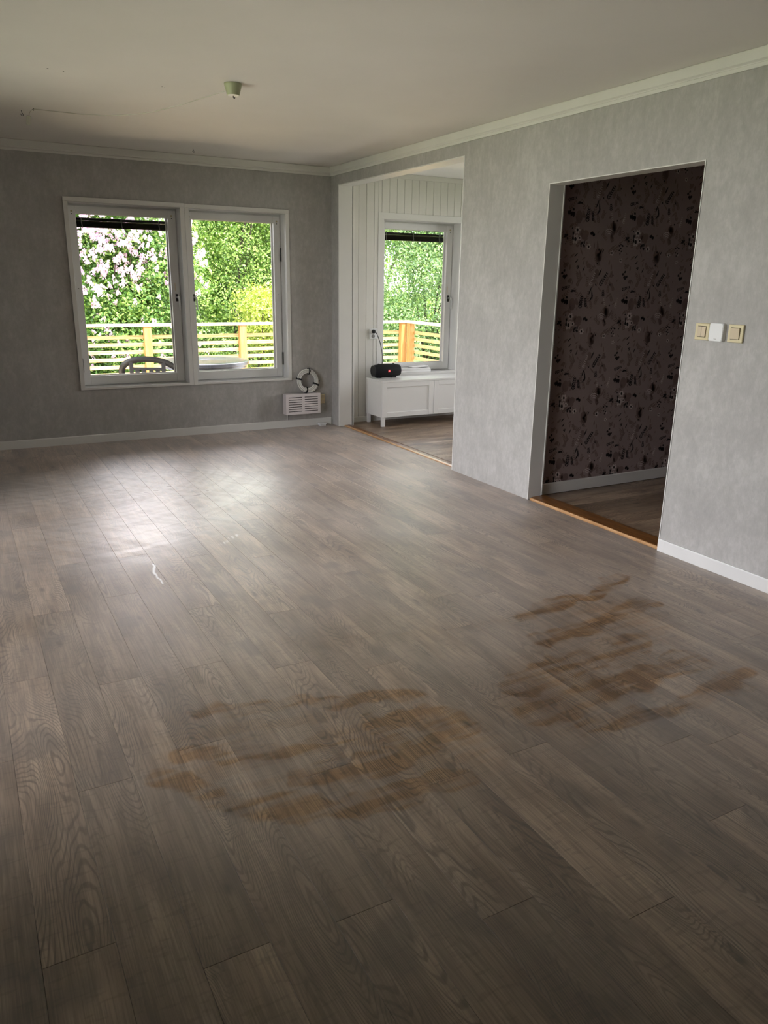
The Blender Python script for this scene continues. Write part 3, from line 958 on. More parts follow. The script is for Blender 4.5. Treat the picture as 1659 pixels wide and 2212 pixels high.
# ------------------------------------------------------------------ floral print on the hallway wall
def floral():
    rg = random.Random(12)
    tones = {'dark': MB(), 'mid': MB(), 'light': MB()}
    depth = {'dark': 0.0005, 'mid': 0.0003, 'light': 0.0004}
    TX, TZ = 0.527, 0.532
    items = []           # (tone, polygon in tile metres)

    def ell(tone, cx, cz, a, b, ang, n=8, extra=0.0):
        c, s = math.cos(ang), math.sin(ang)
        items.append((tone, [(cx + c * a * math.cos(q) - s * b * math.sin(q), cz + s * a * math.cos(q) + c * b * math.sin(q)) for q in [2 * PI * i / n for i in range(n)]], extra))

    def leaf(tone, cx, cz, l, w, ang, extra=0.0):
        c, s = math.cos(ang), math.sin(ang)
        pts = [(0, 0), (l * .3, w * .5), (l * .65, w * .42), (l, 0), (l * .65, -w * .42), (l * .3, -w * .5)]
        items.append((tone, [(cx + c * u - s * v, cz + s * u + c * v) for u, v in pts], extra))

    def flower(cx, cz, r, n=6):
        for i in range(n):
            a = 2 * PI * i / n
            ell('light', cx + r * .55 * math.cos(a), cz + r * .55 * math.sin(a), r * .5, r * .32, a, 7)
        ell('dark', cx, cz, r * .33, r * .45, 0.2, 7, 0.0002)

    def sprig(tone, cx, cz, l, ang, n, ll, lw, curve=0.0):
        for i in range(n):
            f = (i + 0.5) / n
            aa = ang + curve * f
            x, z = cx + math.cos(aa) * l * f, cz + math.sin(aa) * l * f
            for sgn in (-1, 1):
                leaf(tone, x, z, ll * (1.1 - 0.5 * f), lw, aa + sgn * 0.75)

    def arc(tone, cx, cz, r, a0, a1, w, n=6):
        for i in range(n):
            p, q = a0 + (a1 - a0) * i / n, a0 + (a1 - a0) * (i + 1) / n
            w0 = w * math.sin(PI * (i + 0.15) / (n + .3)); w1 = w * math.sin(PI * (i + 1.15) / (n + .3))
            items.append((tone, [(cx + (r - w0) * math.cos(p), cz + (r - w0) * math.sin(p)), (cx + (r + w0) * math.cos(p), cz + (r + w0) * math.sin(p)),
                                 (cx + (r + w1) * math.cos(q), cz + (r + w1) * math.sin(q)), (cx + (r - w1) * math.cos(q), cz + (r - w1) * math.sin(q))], 0.0))

    def berries(cx, cz, n, spread, r):
        for i in range(n):
            a = rg.uniform(0, 2 * PI); d = spread * math.sqrt(rg.random())
            ell('dark', cx + d * math.cos(a) * 0.8, cz + d * math.sin(a), r * rg.uniform(.75, 1.15), r * rg.uniform(.8, 1.2), rg.uniform(0, 3), 7)

    # motifs placed after the photograph's repeat (origin bottom left of the tile)
    flower(0.16, 0.205, 0.024); flower(0.148, 0.150, 0.030); flower(0.183, 0.158, 0.016); flower(0.265, 0.108, 0.020)
    berries(0.215, 0.118, 9, 0.026, 0.0075)
    berries(0.285, 0.178, 4, 0.022, 0.0095)
    berries(0.105, 0.300, 8, 0.034, 0.0105)
    berries(0.080, 0.465, 8, 0.026, 0.0085)
    berries(0.070, 0.165, 6, 0.022, 0.0075)
    berries(0.030, 0.100, 7, 0.034, 0.0060)
    sprig('dark', 0.232, 0.248, 0.085, 1.45, 6, 0.026, 0.009)
    sprig('dark', 0.385, 0.395, 0.105, 0.95, 7, 0.024, 0.009)
    sprig('dark', 0.285, 0.260, 0.060, 1.75, 6, 0.017, 0.008)
    sprig('dark', 0.430, 0.325, 0.045, 1.7, 4, 0.020, 0.007)
    sprig('dark', 0.060, 0.375, 0.075, 0.25, 6, 0.018, 0.007)
    for i in range(6): leaf('dark', 0.118 + i * 0.004, 0.140, 0.060, 0.006, 1.25 + i * 0.13)
    for (cx, cz_, l, a) in ((0.30, 0.34, 0.06, 1.2), (0.335, 0.31, 0.07, 1.75), (0.31, 0.30, 0.05, 0.95), (0.37, 0.46, 0.055, 1.1), (0.14, 0.36, 0.05, 0.2), (0.19, 0.362, 0.045, 2.9)):
        leaf('dark', cx, cz_, l, 0.011, a)
    ell('mid', 0.225, 0.178, 0.036, 0.027, 0.5, 12); ell('mid', 0.165, 0.282, 0.028, 0.040, 0.1, 12)
    ell('mid', 0.355, 0.475, 0.021, 0.030, 0.1, 12); ell('mid', 0.355, 0.060, 0.030, 0.045, 0.3, 12)
    ell('mid', 0.130, 0.430, 0.020, 0.012, 0.4, 10); ell('mid', 0.470, 0.22, 0.022, 0.040, 2.9, 12)
    for i in range(5): arc('mid', 0.475, 0.270, 0.022 + i * 0.012, 3.4, 5.2, 0.0035)
    for i in range(4): arc('mid', 0.330, 0.470, 0.018 + i * 0.010, 3.5, 5.6, 0.003)
    for i in range(3): arc('light', 0.430, 0.175, 0.020 + i * 0.013, 0.6, 2.6, 0.0026)
    sprig('light', 0.300, 0.395, 0.095, 1.15, 7, 0.017, 0.005)
    sprig('light', 0.455, 0.262, 0.06, 1.9, 5, 0.012, 0.004)
    sprig('light', 0.020, 0.250, 0.075, 1.4, 6, 0.013, 0.004)
    flower(0.47, 0.075, 0.017, 5); flower(0.03, 0.03, 0.014, 5)
    for i in range(110):
        x, z = rg.uniform(0, TX), rg.uniform(0, TZ)
        a = rg.uniform(0.4, 2.7)
        if i % 3 == 0: sprig('mid', x, z, rg.uniform(.04, .08), a, 5, 0.020, 0.008)
        elif i % 3 == 1: leaf('mid', x, z, rg.uniform(.03, .07), rg.uniform(.008, .016), a)
        elif i % 4 == 2: ell('dark', x, z, rg.uniform(.004, .008), rg.uniform(.004, .007), a, 6)
        else: leaf('dark' if rg.random() < 0.35 else ('light' if rg.random() < 0.2 else 'mid'), x, z, rg.uniform(.015, .04), 0.008, a)
    nx = int((HX1 - T2) / TX) + 1
    for ix in range(-1, nx):
        for iz in range(-1, 5):
            ox, oz = 0.128 + ix * TX, -0.075 + iz * TZ
            for tone, poly, ex in items:
                q = [(u + ox, v + oz) for u, v in poly]
                if min(p[0] for p in q) < T2 + 0.012 or max(p[0] for p in q) > HX1 or min(p[1] for p in q) < 0.03 or max(p[1] for p in q) > H: continue
                y = HALLY - depth[tone] - ex
                tones[tone].add([(u, y, v) for u, v in q], [tuple(range(len(q)))])
    for tone in ('mid', 'light', 'dark'):
        mb = tones[tone]
        me = bpy.data.meshes.new('floral_print')
        me.from_pydata(mb.v, [], mb.f)
        o = link(me, 'floral_print', M['floral' + tone], wall_hall, (0, 0, 0))
        tag(o, kind='stuff')


floral()

# ------------------------------------------------------------------ bench with things on it
bx0, bx1, by0, by1, bz0, bz1 = 0.368, 1.572, -0.380, -0.030, 0.092, 0.456
b = empty('storage_bench', ((bx0 + bx1) / 2, (by0 + by1) / 2, 0), 'low white storage bench on square legs under the panelled room window', 'bench')
box('top_panel', bx0, bx1, by0, by1, bz1 - 0.018, bz1, M['bench'], b, 0.0012)
box('side_panel', bx0, bx0 + 0.018, by0 + 0.020, by1, bz0, bz1 - 0.0185, M['bench'], b, 0.001)
box('side_panel', bx1 - 0.018, bx1, by0 + 0.020, by1, bz0, bz1 - 0.0185, M['bench'], b, 0.001)
box('bottom_panel', bx0 + 0.0182, bx1 - 0.0182, by0 + 0.020, by1, bz0, bz0 + 0.018, M['bench'], b, 0.001)
box('back_panel', bx0 + 0.0182, bx1 - 0.0182, by1 - 0.006, by1, bz0 + 0.0182, bz1 - 0.0185, M['bench'], b)
box('divider_panel', 0.961, 0.979, by0 + 0.022, by1 - 0.007, bz0 + 0.0182, bz1 - 0.0185, M['bench'], b)
for (dx0, dx1) in ((bx0 + 0.001, 0.9675), (0.9715, bx1 - 0.001)):
    z0, z1 = bz0 + 0.001, bz1 - 0.0195
    d = box('door', dx0 + 0.054, dx1 - 0.054, by0 + 0.0085, by0 + 0.0185, z0 + 0.046, z1 - 0.046, M['bench'], b)
    for (p0, p1, q0, q1) in ((dx0, dx0 + 0.055, z0, z1), (dx1 - 0.055, dx1, z0, z1), (dx0 + 0.0552, dx1 - 0.0552, z0, z0 + 0.047), (dx0 + 0.0552, dx1 - 0.0552, z1 - 0.047, z1)):
        MB().box(p0, p1, by0 + 0.0005, by0 + 0.0185, q0, q1, 0.0012).build('door_frame_piece', M['bench'], d)
for lx in (bx0 + 0.006, bx1 - 0.040):
    for ly in (by0 + 0.003, by1 - 0.040):
        box('leg', lx, lx + 0.034, ly, ly + 0.034, 0.0, bz0, M['bench'], b, 0.002)

# portable speaker
sx, sy, sz = 0.545, -0.125, bz1
s = empty('portable_speaker', (sx, sy, sz), 'black barrel shaped portable speaker with a red lit badge on the white bench', 'speaker')
prof = [(0.030, -0.150), (0.050, -0.149), (0.056, -0.143), (0.0605, -0.118), (0.0655, -0.07), (0.067, 0.0), (0.0655, 0.07), (0.0605, 0.118), (0.056, 0.143), (0.050, 0.149), (0.030, 0.150)]
MB().lathe(prof[2:-2], (sx, sy, sz + 0.071), 'x', 40).build('body', M['blackmesh'], s, smooth=True)
MB().lathe([(0.0565, -0.1415), (0.0560, -0.150), (0.046, -0.1535), (0.044, -0.148), (0.001, -0.148)], (sx, sy, sz + 0.071), 'x', 32).build('end_cap', M['black'], s, smooth=True)
MB().lathe([(0.0565, 0.1415), (0.0560, 0.150), (0.046, 0.1535), (0.044, 0.148), (0.001, 0.148)], (sx, sy, sz + 0.071), 'x', 32).build('end_cap', M['black'], s, smooth=True)
for u in (-0.085, 0.085):
    MB().box(sx + u - 0.022, sx + u + 0.022, sy - 0.030, sy + 0.030, sz + 0.0005, sz + 0.016, 0.003).build('foot', M['black'], s)
    MB().box(sx + u - 0.008, sx + u + 0.008, sy - 0.012, sy + 0.012, sz + 0.134, sz + 0.1425, 0.003).build('strap_hook', M['black'], s)
bd = MB().box(sx - 0.010, sx + 0.018, sy - 0.0695, sy - 0.060, sz + 0.058, sz + 0.086, 0.003).build('badge', M['ledred'], s)
fc = bpy.data.curves.new('badge_letters', 'FONT')
fc.body = 'JBL'
fc.size = 0.0155
fc.align_x = 'CENTER'
fc.align_y = 'CENTER'
fc.extrude = 0.0006
_tmp = bpy.data.objects.new('tmp', fc)
COL.objects.link(_tmp)
_dg = bpy.context.evaluated_depsgraph_get()
_me = bpy.data.meshes.new_from_object(_tmp.evaluated_get(_dg))
bpy.data.objects.remove(_tmp)
_me.transform(Matrix.Rotation(PI / 2, 4, 'X'))
_me.materials.clear()
bt = link(_me, 'badge_lettering', M['badge'], bd, (sx + 0.004, sy - 0.0700, sz + 0.072))

# papers on the sill behind the speaker
p = empty('paper_stack', (0.99, 0.05, W3[2] + 0.002), 'white folded papers lying on the window sill behind the black speaker', 'papers')
z = W3[2] + 0.0025
def sheet(x0, x1, y0, y1, z0, th, amp, ph):
    mb = MB(); n = 12
    for i in range(n + 1):
        f = i / n; x = x0 + (x1 - x0) * f; dz = amp * (0.5 + 0.5 * math.sin(ph + f * 5.0))
        mb.v += [(x, y0, z0 + dz), (x, y1, z0 + dz), (x, y1, z0 + dz + th), (x, y0, z0 + dz + th)]
    for i in range(n):
        a, c = 4 * i, 4 * i + 4
        mb.f += [(a, a + 1, c + 1, c), (a + 1, a + 2, c + 2, c + 1), (a + 2, a + 3, c + 3, c + 2), (a + 3, a, c, c + 3)]
    mb.f += [(0, 3, 2, 1), (4 * n, 4 * n + 1, 4 * n + 2, 4 * n + 3)]
    return mb
sheet(0.74, 1.165, 0.006, 0.10, z, 0.022, 0.0, 0).build('folded_sheet', M['paper'], p)
sheet(0.76, 1.160, 0.012, 0.105, z + 0.0225, 0.016, 0.004, 1.0).build('folded_sheet', M['paper'], p)
sheet(0.94, 1.145, 0.020, 0.105, z + 0.0435, 0.010, 0.006, 3.6).build('folded_sheet', M['paper'], p)

# double socket on the panelled wall + speaker power lead
o = empty('wall_socket', (0.4525, 0, 0.834), 'white double wall socket with a black plug on the panelled wall above the bench', 'socket')
box('plate', 0.410, 0.494, -0.018, -0.0085, 0.834, 0.935, M['sensor'], o, 0.003)
for zz in (0.909, 0.862):
    MB().lathe([(0.0225, -0.0185), (0.0225, -0.0195), (0.0195, -0.0195), (0.0195, -0.012)], (0.450, 0.0, zz), 'y', 24, caps=False).build('socket_ring', M['sensor'], o, smooth=True)
    MB().lathe([(0.0195, -0.0184), (0.0195, -0.0187)], (0.450, 0.0, zz), 'y', 20).build('socket_well', M['tapegrey'], o)
    for dx in (-0.0095, 0.0095):
        MB().lathe([(0.003, -0.0188), (0.003, -0.0192)], (0.450 + dx, 0, zz), 'y', 8).build('pin_hole', M['dark'], o)
c = empty('power_lead', (0.450, -0.03, 0.905), 'black power lead running from the wall socket down to the black speaker', 'cable')
MB().lathe([(0.016, -0.0197), (0.0185, -0.024), (0.0185, -0.040), (0.013, -0.050), (0.005, -0.052)], (0.450, 0, 0.909), 'y', 20).build('plug', M['black'], c, smooth=True)
cp = [(0.452, -0.050, 0.907), (0.468, -0.056, 0.894), (0.487, -0.060, 0.855), (0.507, -0.064, 0.800), (0.523, -0.066, 0.735), (0.534, -0.064, 0.670), (0.540, -0.055, 0.610), (0.541, -0.047, 0.575), (0.541, -0.045, 0.552)]
MB().tube(cp, 0.0036, 8).build('cord', M['black'], c, smooth=True)

# ------------------------------------------------------------------ heater, cable coil, corner socket, floor box
hx0, hx1, hy0, hy1, hz0, hz1 = -0.535, -0.172, -0.100, -0.022, 0.137, 0.335
h = empty('panel_heater', ((hx0 + hx1) / 2, -0.06, hz0), 'small pale electric wall heater with slotted front low on the back wall', 'heater')
sl = []
ph = (hz1 - hz0)
for i in range(7):
    zc = hz1 - 0.033 - i * 0.0226
    sl.append((hx0 + 0.028, hx0 + 0.167, zc - 0.0034, zc + 0.0034))
    sl.append((hx0 + 0.195, hx1 - 0.028, zc - 0.0034, zc + 0.0034))
MB().plate('y', hy0, hy0 + 0.004, hx0, hx1, hz0, hz1, sl).build('slotted_front', M['heater'], h)
cs = MB()
cs.box(hx0, hx0 + 0.003, hy0 + 0.0042, hy1, hz0, hz1)
cs.box(hx1 - 0.003, hx1, hy0 + 0.0042, hy1, hz0, hz1)
cs.box(hx0 + 0.003, hx1 - 0.003, hy0 + 0.0042, hy1, hz1 - 0.003, hz1)
cs.box(hx0 + 0.003, hx1 - 0.003, hy0 + 0.0042, hy1, hz0, hz0 + 0.003)
cs.build('housing', M['heater'], h)
box('heating_core', hx0 + 0.006, hx1 - 0.006, hy0 + 0.022, hy1 - 0.004, hz0 + 0.006, hz1 - 0.006, M['heaterin'], h)
for xx in (hx0 + 0.06, hx1 - 0.09):
    box('wall_bracket', xx, xx + 0.03, hy1 + 0.0005, -0.0005, hz0 + 0.03, hz1 - 0.03, M['heater'], h)
MB().tube([(-0.487, -0.010, 0.150), (-0.487, -0.006, 0.11), (-0.486, -0.006, 0.0705)], 0.0035, 8).build('supply_cord', M['cable'], h, smooth=True)

cc = Vector((-0.283, -0.052, hz1 + 0.118))
coil = empty('cable_coil', (cc.x, cc.y, hz1), 'coil of white cable with black tape bands standing on the wall heater', 'cable coil')
pts = []
turns, seg = 9, 40
lay = [(0.071, -0.016), (0.0845, -0.021), (0.098, -0.019), (0.1105, -0.012), (0.104, 0.004), (0.091, 0.010), (0.077, 0.006), (0.0845, -0.006), (0.098, -0.004)]
for i in range(turns * seg + 1):
    q = i / seg
    k0 = min(int(q), turns - 1)
    k1 = min(k0 + 1, turns - 1)
    f = q - int(q)
    f = f * f * (3 - 2 * f)
    r = lay[k0][0] * (1 - f) + lay[k1][0] * f
    yy = lay[k0][1] * (1 - f) + lay[k1][1] * f
    a = 2 * PI * q + 4.2
    pts.append((cc.x + r * math.cos(a), cc.y + yy + 0.18 * (r * math.sin(a)) + 0.012, cc.z + r * math.sin(a)))
MB().tube(pts, 0.0056, 8).build('cable_loops', M['cable'], coil, smooth=True)
for a in (1.38, 2.92, -0.40, -1.83):
    rm, ra, rb = 0.091, 0.032, 0.030
    loop = []
    for i in range(20):
        q = 2 * PI * i / 20
        r = rm + ra * math.cos(q)
        loop.append((cc.x + r * math.cos(a), cc.y + 0.007 + 0.18 * r * math.sin(a) + rb * math.sin(q), cc.z + r * math.sin(a)))
    w = Vector((-math.sin(a), 0, math.cos(a))) * 0.008
    mb = MB()
    m = len(loop)
    for i in range(m):
        L0 = Vector(loop[i])
        mb.v += [tuple(L0 - w * (1 + 0.4 * math.sin(i * 1.7))), tuple(L0 + w)]
    mb.f += [(2 * i, 2 * i + 1, 2 * ((i + 1) % m) + 1, 2 * ((i + 1) % m)) for i in range(m)]
    mb.build('tape_band', M['tape'], coil)
MB().tube([(cc.x + 0.104, cc.y + 0.02, cc.z - 0.030), (cc.x + 0.118, cc.y + 0.024, cc.z - 0.024), (cc.x + 0.133, cc.y + 0.028, cc.z - 0.006)], [0.004, 0.0045, 0.006], 8).build('cable_end', M['tape'], coil)

o = empty('wall_socket', (-0.125, 0, 0.216), 'cream double socket half hidden behind the wall heater', 'socket')
box('plate', -0.166, -0.086, -0.014, 0.0, 0.216, 0.303, M['cream'], o, 0.003)
for zz in (0.282, 0.238):
    MB().lathe([(0.019, -0.0142), (0.019, -0.0150), (0.016, -0.0156)], (-0.110, 0.0, zz), 'y', 20).build('socket_ring', M['creamrocker'], o)
o = empty('junction_box', (-0.13, -0.045, 0), 'small white plastic box on the floor by the corner baseboard', 'box')
box('cover', -0.172, -0.096, -0.078, -0.014, 0.012, 0.026, M['sensor'], o, 0.004)
box('base', -0.166, -0.102, -0.072, -0.014, 0.0, 0.012, M['sensor'], o, 0.002)

# ------------------------------------------------------------------ switches beside the doorway
def wall_plate(name, label, cat, y0, y1, z0, z1):
    return empty(name, (0, (y0 + y1) / 2, z0), label, cat)


o = wall_plate('light_switch', 'cream double rocker light switch beside the doorway edge', 'switch', -4.420, -4.339, 1.141, 1.222)
box('frame', -0.010, 0.0, -4.421, -4.339, 1.141, 1.222, M['cream'], o, 0.002)
box('recess', -0.0104, -0.0098, -4.405, -4.355, 1.155, 1.209, M['dark'], o)
MB().prism([(-0.0102, 1.157), (-0.0165, 1.157), (-0.0135, 1.207), (-0.0102, 1.207)], 'y', -4.3795, -4.357).v
for (a, c_) in ((-4.4035, -4.3805), (-4.3795, -4.3565)):
    mb = MB()
    pr = [(-0.0100, 1.157), (-0.0172, 1.1575), (-0.0138, 1.2065), (-0.0100, 1.207)]
    mb.add([(u, a, v) for u, v in pr] + [(u, c_, v) for u, v in pr], [(0, 1, 2, 3), (7, 6, 5, 4), (0, 4, 5, 1), (1, 5, 6, 2), (2, 6, 7, 3), (3, 7, 4, 0)])
    mb.build('rocker', M['creamrocker'], o)

o = wall_plate('wall_sensor', 'white rounded wall sensor between the two cream switches', 'sensor', -4.511, -4.431, 1.142, 1.226)
def round_rect(y0, y1, z0, z1, r, n=5):
    out = []
    for (cy, cz_, a0) in ((y1 - r, z1 - r, 0), (y0 + r, z1 - r, PI / 2), (y0 + r, z0 + r, PI), (y1 - r, z0 + r, 1.5 * PI)):
        for i in range(n + 1):
            a = a0 + PI / 2 * i / n
            out.append((cy + r * math.cos(a), cz_ + r * math.sin(a)))
    return out
mb = MB()
mb.prism(round_rect(-4.511, -4.432, 1.142, 1.226, 0.009), 'x', -0.021, 0.0)
mb.build('housing', M['sensor'], o, smooth=True)
mb = MB()
mb.prism(round_rect(-4.509, -4.434, 1.144, 1.224, 0.008), 'x', -0.0235, -0.0211)
mb.build('front_cover', M['sensor'], o, smooth=True)
box('status_mark', -0.0238, -0.0234, -4.479, -4.465, 1.1515, 1.1535, M['tapegrey'], o)

o = wall_plate('light_switch', 'cream single rocker light switch furthest from the doorway', 'switch', -4.613, -4.532, 1.142, 1.224)
box('frame', -0.012, 0.0, -4.614, -4.532, 1.142, 1.225, M['cream'], o, 0.002)
box('recess', -0.0124, -0.0118, -4.599, -4.548, 1.156, 1.211, M['dark'], o)
mb = MB()
pr = [(-0.0120, 1.158), (-0.0165, 1.1585), (-0.0205, 1.2085), (-0.0120, 1.209)]
mb.add([(u, -4.5975, v) for u, v in pr] + [(u, -4.5495, v) for u, v in pr], [(0, 1, 2, 3), (7, 6, 5, 4), (0, 4, 5, 1), (1, 5, 6, 2), (2, 6, 7, 3), (3, 7, 4, 0)])
mb.build('rocker', M['creamrocker'], o)

# ------------------------------------------------------------------ ceiling fittings
rx, ry = -1.782, -2.615
o = empty('ceiling_rose', (rx, ry, H), 'olive tinted conical ceiling rose with a small black hook below it', 'ceiling rose')
MB().lathe([(0.047, -0.001), (0.048, -0.004), (0.0465, -0.010), (0.0335, -0.057), (0.0315, -0.058), (0.0300, -0.055)], (rx, ry, H), 'z', 40, caps=False).build('cup', M['rosette'], o, smooth=True)
MB().lathe([(0.0308, -0.0545), (0.0300, -0.0585), (0.001, -0.0600)], (rx, ry, H), 'z', 32).build('bottom_cap', M['sensor'], o, smooth=True)
MB().tube([(rx, ry, H - 0.058), (rx, ry, H - 0.068), (rx + 0.005, ry, H - 0.073), (rx + 0.009, ry, H - 0.069), (rx + 0.007, ry, H - 0.064)], 0.0022, 8).build('hook', M['black'], o, smooth=True)

o = empty('hanging_lamp_cable', (-2.651, -1.32, H), 'thin pale lamp cord sagging from the ceiling rose to a connector block', 'cord')
cp = [(-1.824, -2.625, 2.357), (-1.875, -2.554, 2.345), (-1.928, -2.47, 2.333), (-1.982, -2.384, 2.319), (-2.114, -2.175, 2.297), (-2.215, -2.01, 2.299), (-2.322, -1.844, 2.310), (-2.43, -1.67, 2.334), (-2.544, -1.49, 2.366), (-2.642, -1.335, 2.394), (-2.652, -1.318, 2.395), (-2.664, -1.312, 2.389), (-2.676, -1.306, 2.373), (-2.680, -1.303, 2.355)]
MB().tube(cp, 0.0024, 8).build('cord', M['cordgrey'], o, smooth=True)
mb = MB().box(-0.013, 0.013, -0.009, 0.009, -0.052, 0.0, 0.003)
mb.v = [tuple(Matrix.Rotation(0.14, 3, 'Y') @ Vector(v) + Vector((-2.681, -1.302, 2.357))) for v in mb.v]
mb.build('connector_block', M['cordgrey'], o)
MB().tube([(-2.650, -1.320, H + 0.0), (-2.650, -1.320, 2.397), (-2.656, -1.324, 2.391), (-2.650, -1.313, 2.389)], 0.0022, 6).build('cord_staple', M['hinge'], o)


def ceiling_hook(x, y, l, label):
    o = MB().tube([(x, y, H + 0.002), (x + 0.004, y, H - l * 0.45), (x + 0.010, y, H - l * 0.8), (x + 0.009, y - 0.002, H - l), (x + 0.002, y - 0.004, H - l * 1.02), (x - 0.003, y - 0.004, H - l * 0.85), (x - 0.005, y - 0.004, H - l * 0.66)], 0.0017, 8).build('screw_hook', M['black'], None, smooth=True)
    tag(o, label, 'hook')


ceiling_hook(-2.714, -1.216, 0.032, 'bent black screw hook in the ceiling next to the cord connector')
ceiling_hook(-1.384, -0.343, 0.026, 'small black screw hook in the ceiling above the windows')
for (x, y, r) in ((-2.679, -2.409, 0.005), (-2.603, -2.393, 0.004), (-2.092, -2.336, 0.003), (-2.075, -2.325, 0.0022), (-0.321, -3.231, 0.0028), (-0.096, -2.353, 0.003), (-0.085, -2.417, 0.0025)):
    MB().lathe([(r, 0.0), (r * 0.8, -0.0008)], (x, y, H), 'z', 10).build('nail_hole', M['dark'], ceil)

# ------------------------------------------------------------------ outside: deck, railing, chair, table
DK = -0.20
dk = structure(box('deck', LX - 0.2, 3.12, 0.24, 3.86, DK - 0.10, DK - 0.028, M['ext']))
y = 0.24
while y < 3.80:
    MB().box(LX - 0.2, 3.12, y, y + 0.114, DK - 0.0275, DK).build('deck_board', M['deck'], dk)
    y += 0.12

RY, RX = 3.75, 3.02
SL = [0.607, 0.509, 0.412, 0.314, 0.217, 0.119, 0.022, -0.075]


def railing_back():
    r = empty('deck_railing', (-0.4, RY, DK), 'pine deck railing with horizontal slats along the far edge of the deck', 'railing')
    x0, x1 = LX - 0.15, RX + 0.08
    box('top_rail', x0, x1, RY - 0.10, RY + 0.055, 0.772, 0.806, M['pinesunlit'], r, 0.003)
    for z in SL:
        box('slat', x0, x1, RY + 0.001, RY + 0.027, z, z + 0.048, M['pine'], r, 0.002)
    for xc in (-3.60, -2.30, -1.0, 0.32, 1.63, 2.94):
        box('post', xc - 0.048, xc + 0.048, RY - 0.085, RY, DK, 0.772, M['pinepost'], r, 0.004)


def railing_side():
    r = empty('deck_railing', (RX, 3.1, DK), 'short pine railing section running from the deck corner toward the house', 'railing')
    y0, y1 = 2.54, RY - 0.105
    box('top_rail', RX - 0.06, RX + 0.095, y0, y1, 0.772, 0.806, M['pinesunlit'], r, 0.003)
    for z in SL:
        MB().box(RX + 0.041, RX + 0.067, y0, y1, z, z + 0.048, 0.002).build('slat', M['pine'], r)
    for yc in (y0 + 0.05, y1 - 0.05):
        box('post', RX - 0.045, RX + 0.040, yc - 0.048, yc + 0.048, DK, 0.772, M['pinepost'], r, 0.004)


railing_back()
railing_side()


def garden_chair(x, y, rz):
    r = empty('garden_chair', (x, y, DK), 'dark grey plastic garden armchair with arched slotted back outside the left window', 'chair', rz=rz)
    R3 = Matrix.Rotation(rz, 4, 'Z')
    def part(mb, name, smooth=True):
        # local coordinates: chair faces +y, back at -y
        me = mb.mesh(name)
        me.materials.append(M['chair'])
        o = bpy.data.objects.new(name, me)
        COL.objects.link(o)
        o.parent = r
        if smooth:
            me.polygons.foreach_set('use_smooth', [True] * len(me.polygons))
        return o
    # arched back continuing into the armrests
    pts = []
    for i in range(25):
        u = -1 + 2 * i / 24
        a = abs(u)
        xx = 0.295 * math.copysign(min(1.0, (1 - (1 - a) ** 1.9)), u)
        zz = 0.845 - 0.21 * a ** 2.0
        yy = -0.285 + 0.20 * a ** 2.6
        pts.append((xx, yy, zz))
    left = [(-0.300, 0.05, 0.632), (-0.300, 0.20, 0.628)]
    path = list(reversed(left)) + pts + [(0.300, 0.05, 0.632), (0.300, 0.20, 0.628)]
    mb = MB()
    n = len(path)
    for i, q in enumerate(path):
        q = Vector(q)
        t = (Vector(path[min(i + 1, n - 1)]) - Vector(path[max(i - 1, 0)])).normalized()
        nrm = Vector((0, 1, 0.25))
        nrm = (nrm - t * nrm.dot(t)).normalized() if abs(t.y) < 0.8 else Vector((0, 0, 1))
        if abs(t.y) >= 0.5:
            f = min(1, (abs(t.y) - 0.5) / 0.3)
            nrm = (nrm * (1 - f) + Vector((0, 0, 1)) * f).normalized()
            nrm = (nrm - t * nrm.dot(t)).normalized()
        w = t.cross(nrm)
        for (a, b_) in ((0.030, -0.006), (0.023, 0.009), (-0.023, 0.009), (-0.030, -0.006)):
            mb.v.append(tuple(q + w * a + nrm * b_))
    for i in range(n - 1):
        for k2 in range(4):
            mb.f.append((4 * i + k2, 4 * i + (k2 + 1) % 4, 4 * i + 4 + (k2 + 1) % 4, 4 * i + 4 + k2))
    mb.f += [(0, 1, 2, 3), tuple(4 * (n - 1) + k2 for k2 in (3, 2, 1, 0))]
    part(mb, 'back_arch')
    # slotted back panel: crossbar under the hand slot, vertical slats
    part(MB().box(-0.17, 0.17, -0.278, -0.266, 0.735, 0.762, 0.003), 'back_crossbar', False)
    for xx in (-0.155, -0.098, -0.036, 0.036, 0.098, 0.155):
        wd = 0.020 if abs(xx) > 0.12 else 0.022
        part(MB().box(xx - wd, xx + wd, -0.277, -0.267, 0.43, 0.815 if abs(xx) > 0.12 else 0.736, 0.003), 'back_slat', False)
    part(MB().box(-0.10, 0.10, -0.277, -0.267, 0.660, 0.690, 0.003), 'back_crossbar', False)
    sm = MB()
    nx, ny = 8, 8
    for j in range(ny + 1):
        for i in range(nx + 1):
            xx = -0.24 + 0.48 * i / nx
            yy = -0.27 + 0.50 * j / ny
            sm.v.append((xx, yy, 0.42 - 0.02 * math.cos((i / nx - .5) * PI) - 0.015 * math.sin(j / ny * PI) - (0.02 if j == ny else 0)))
    for j in range(ny):
        for i in range(nx):
            a = j * (nx + 1) + i
            sm.f.append((a, a + 1, a + nx + 2, a + nx + 1))
    so = part(sm, 'seat')
    md = so.modifiers.new('thick', 'SOLIDIFY'); md.thickness = 0.012
    for sxn in (-1, 1):
        part(MB().tube([(sxn * 0.30, 0.20, 0.628), (sxn * 0.285, 0.235, 0.58), (sxn * 0.262, 0.24, 0.40), (sxn * 0.285, 0.265, 0.0)], [0.020, 0.022, 0.024, 0.020], 8), 'leg')
        part(MB().tube([(sxn * 0.285, -0.10, 0.645), (sxn * 0.26, -0.20, 0.42), (sxn * 0.275, -0.30, 0.0)], [0.018, 0.024, 0.020], 8), 'leg')


garden_chair(-1.535, 0.905, -0.48)

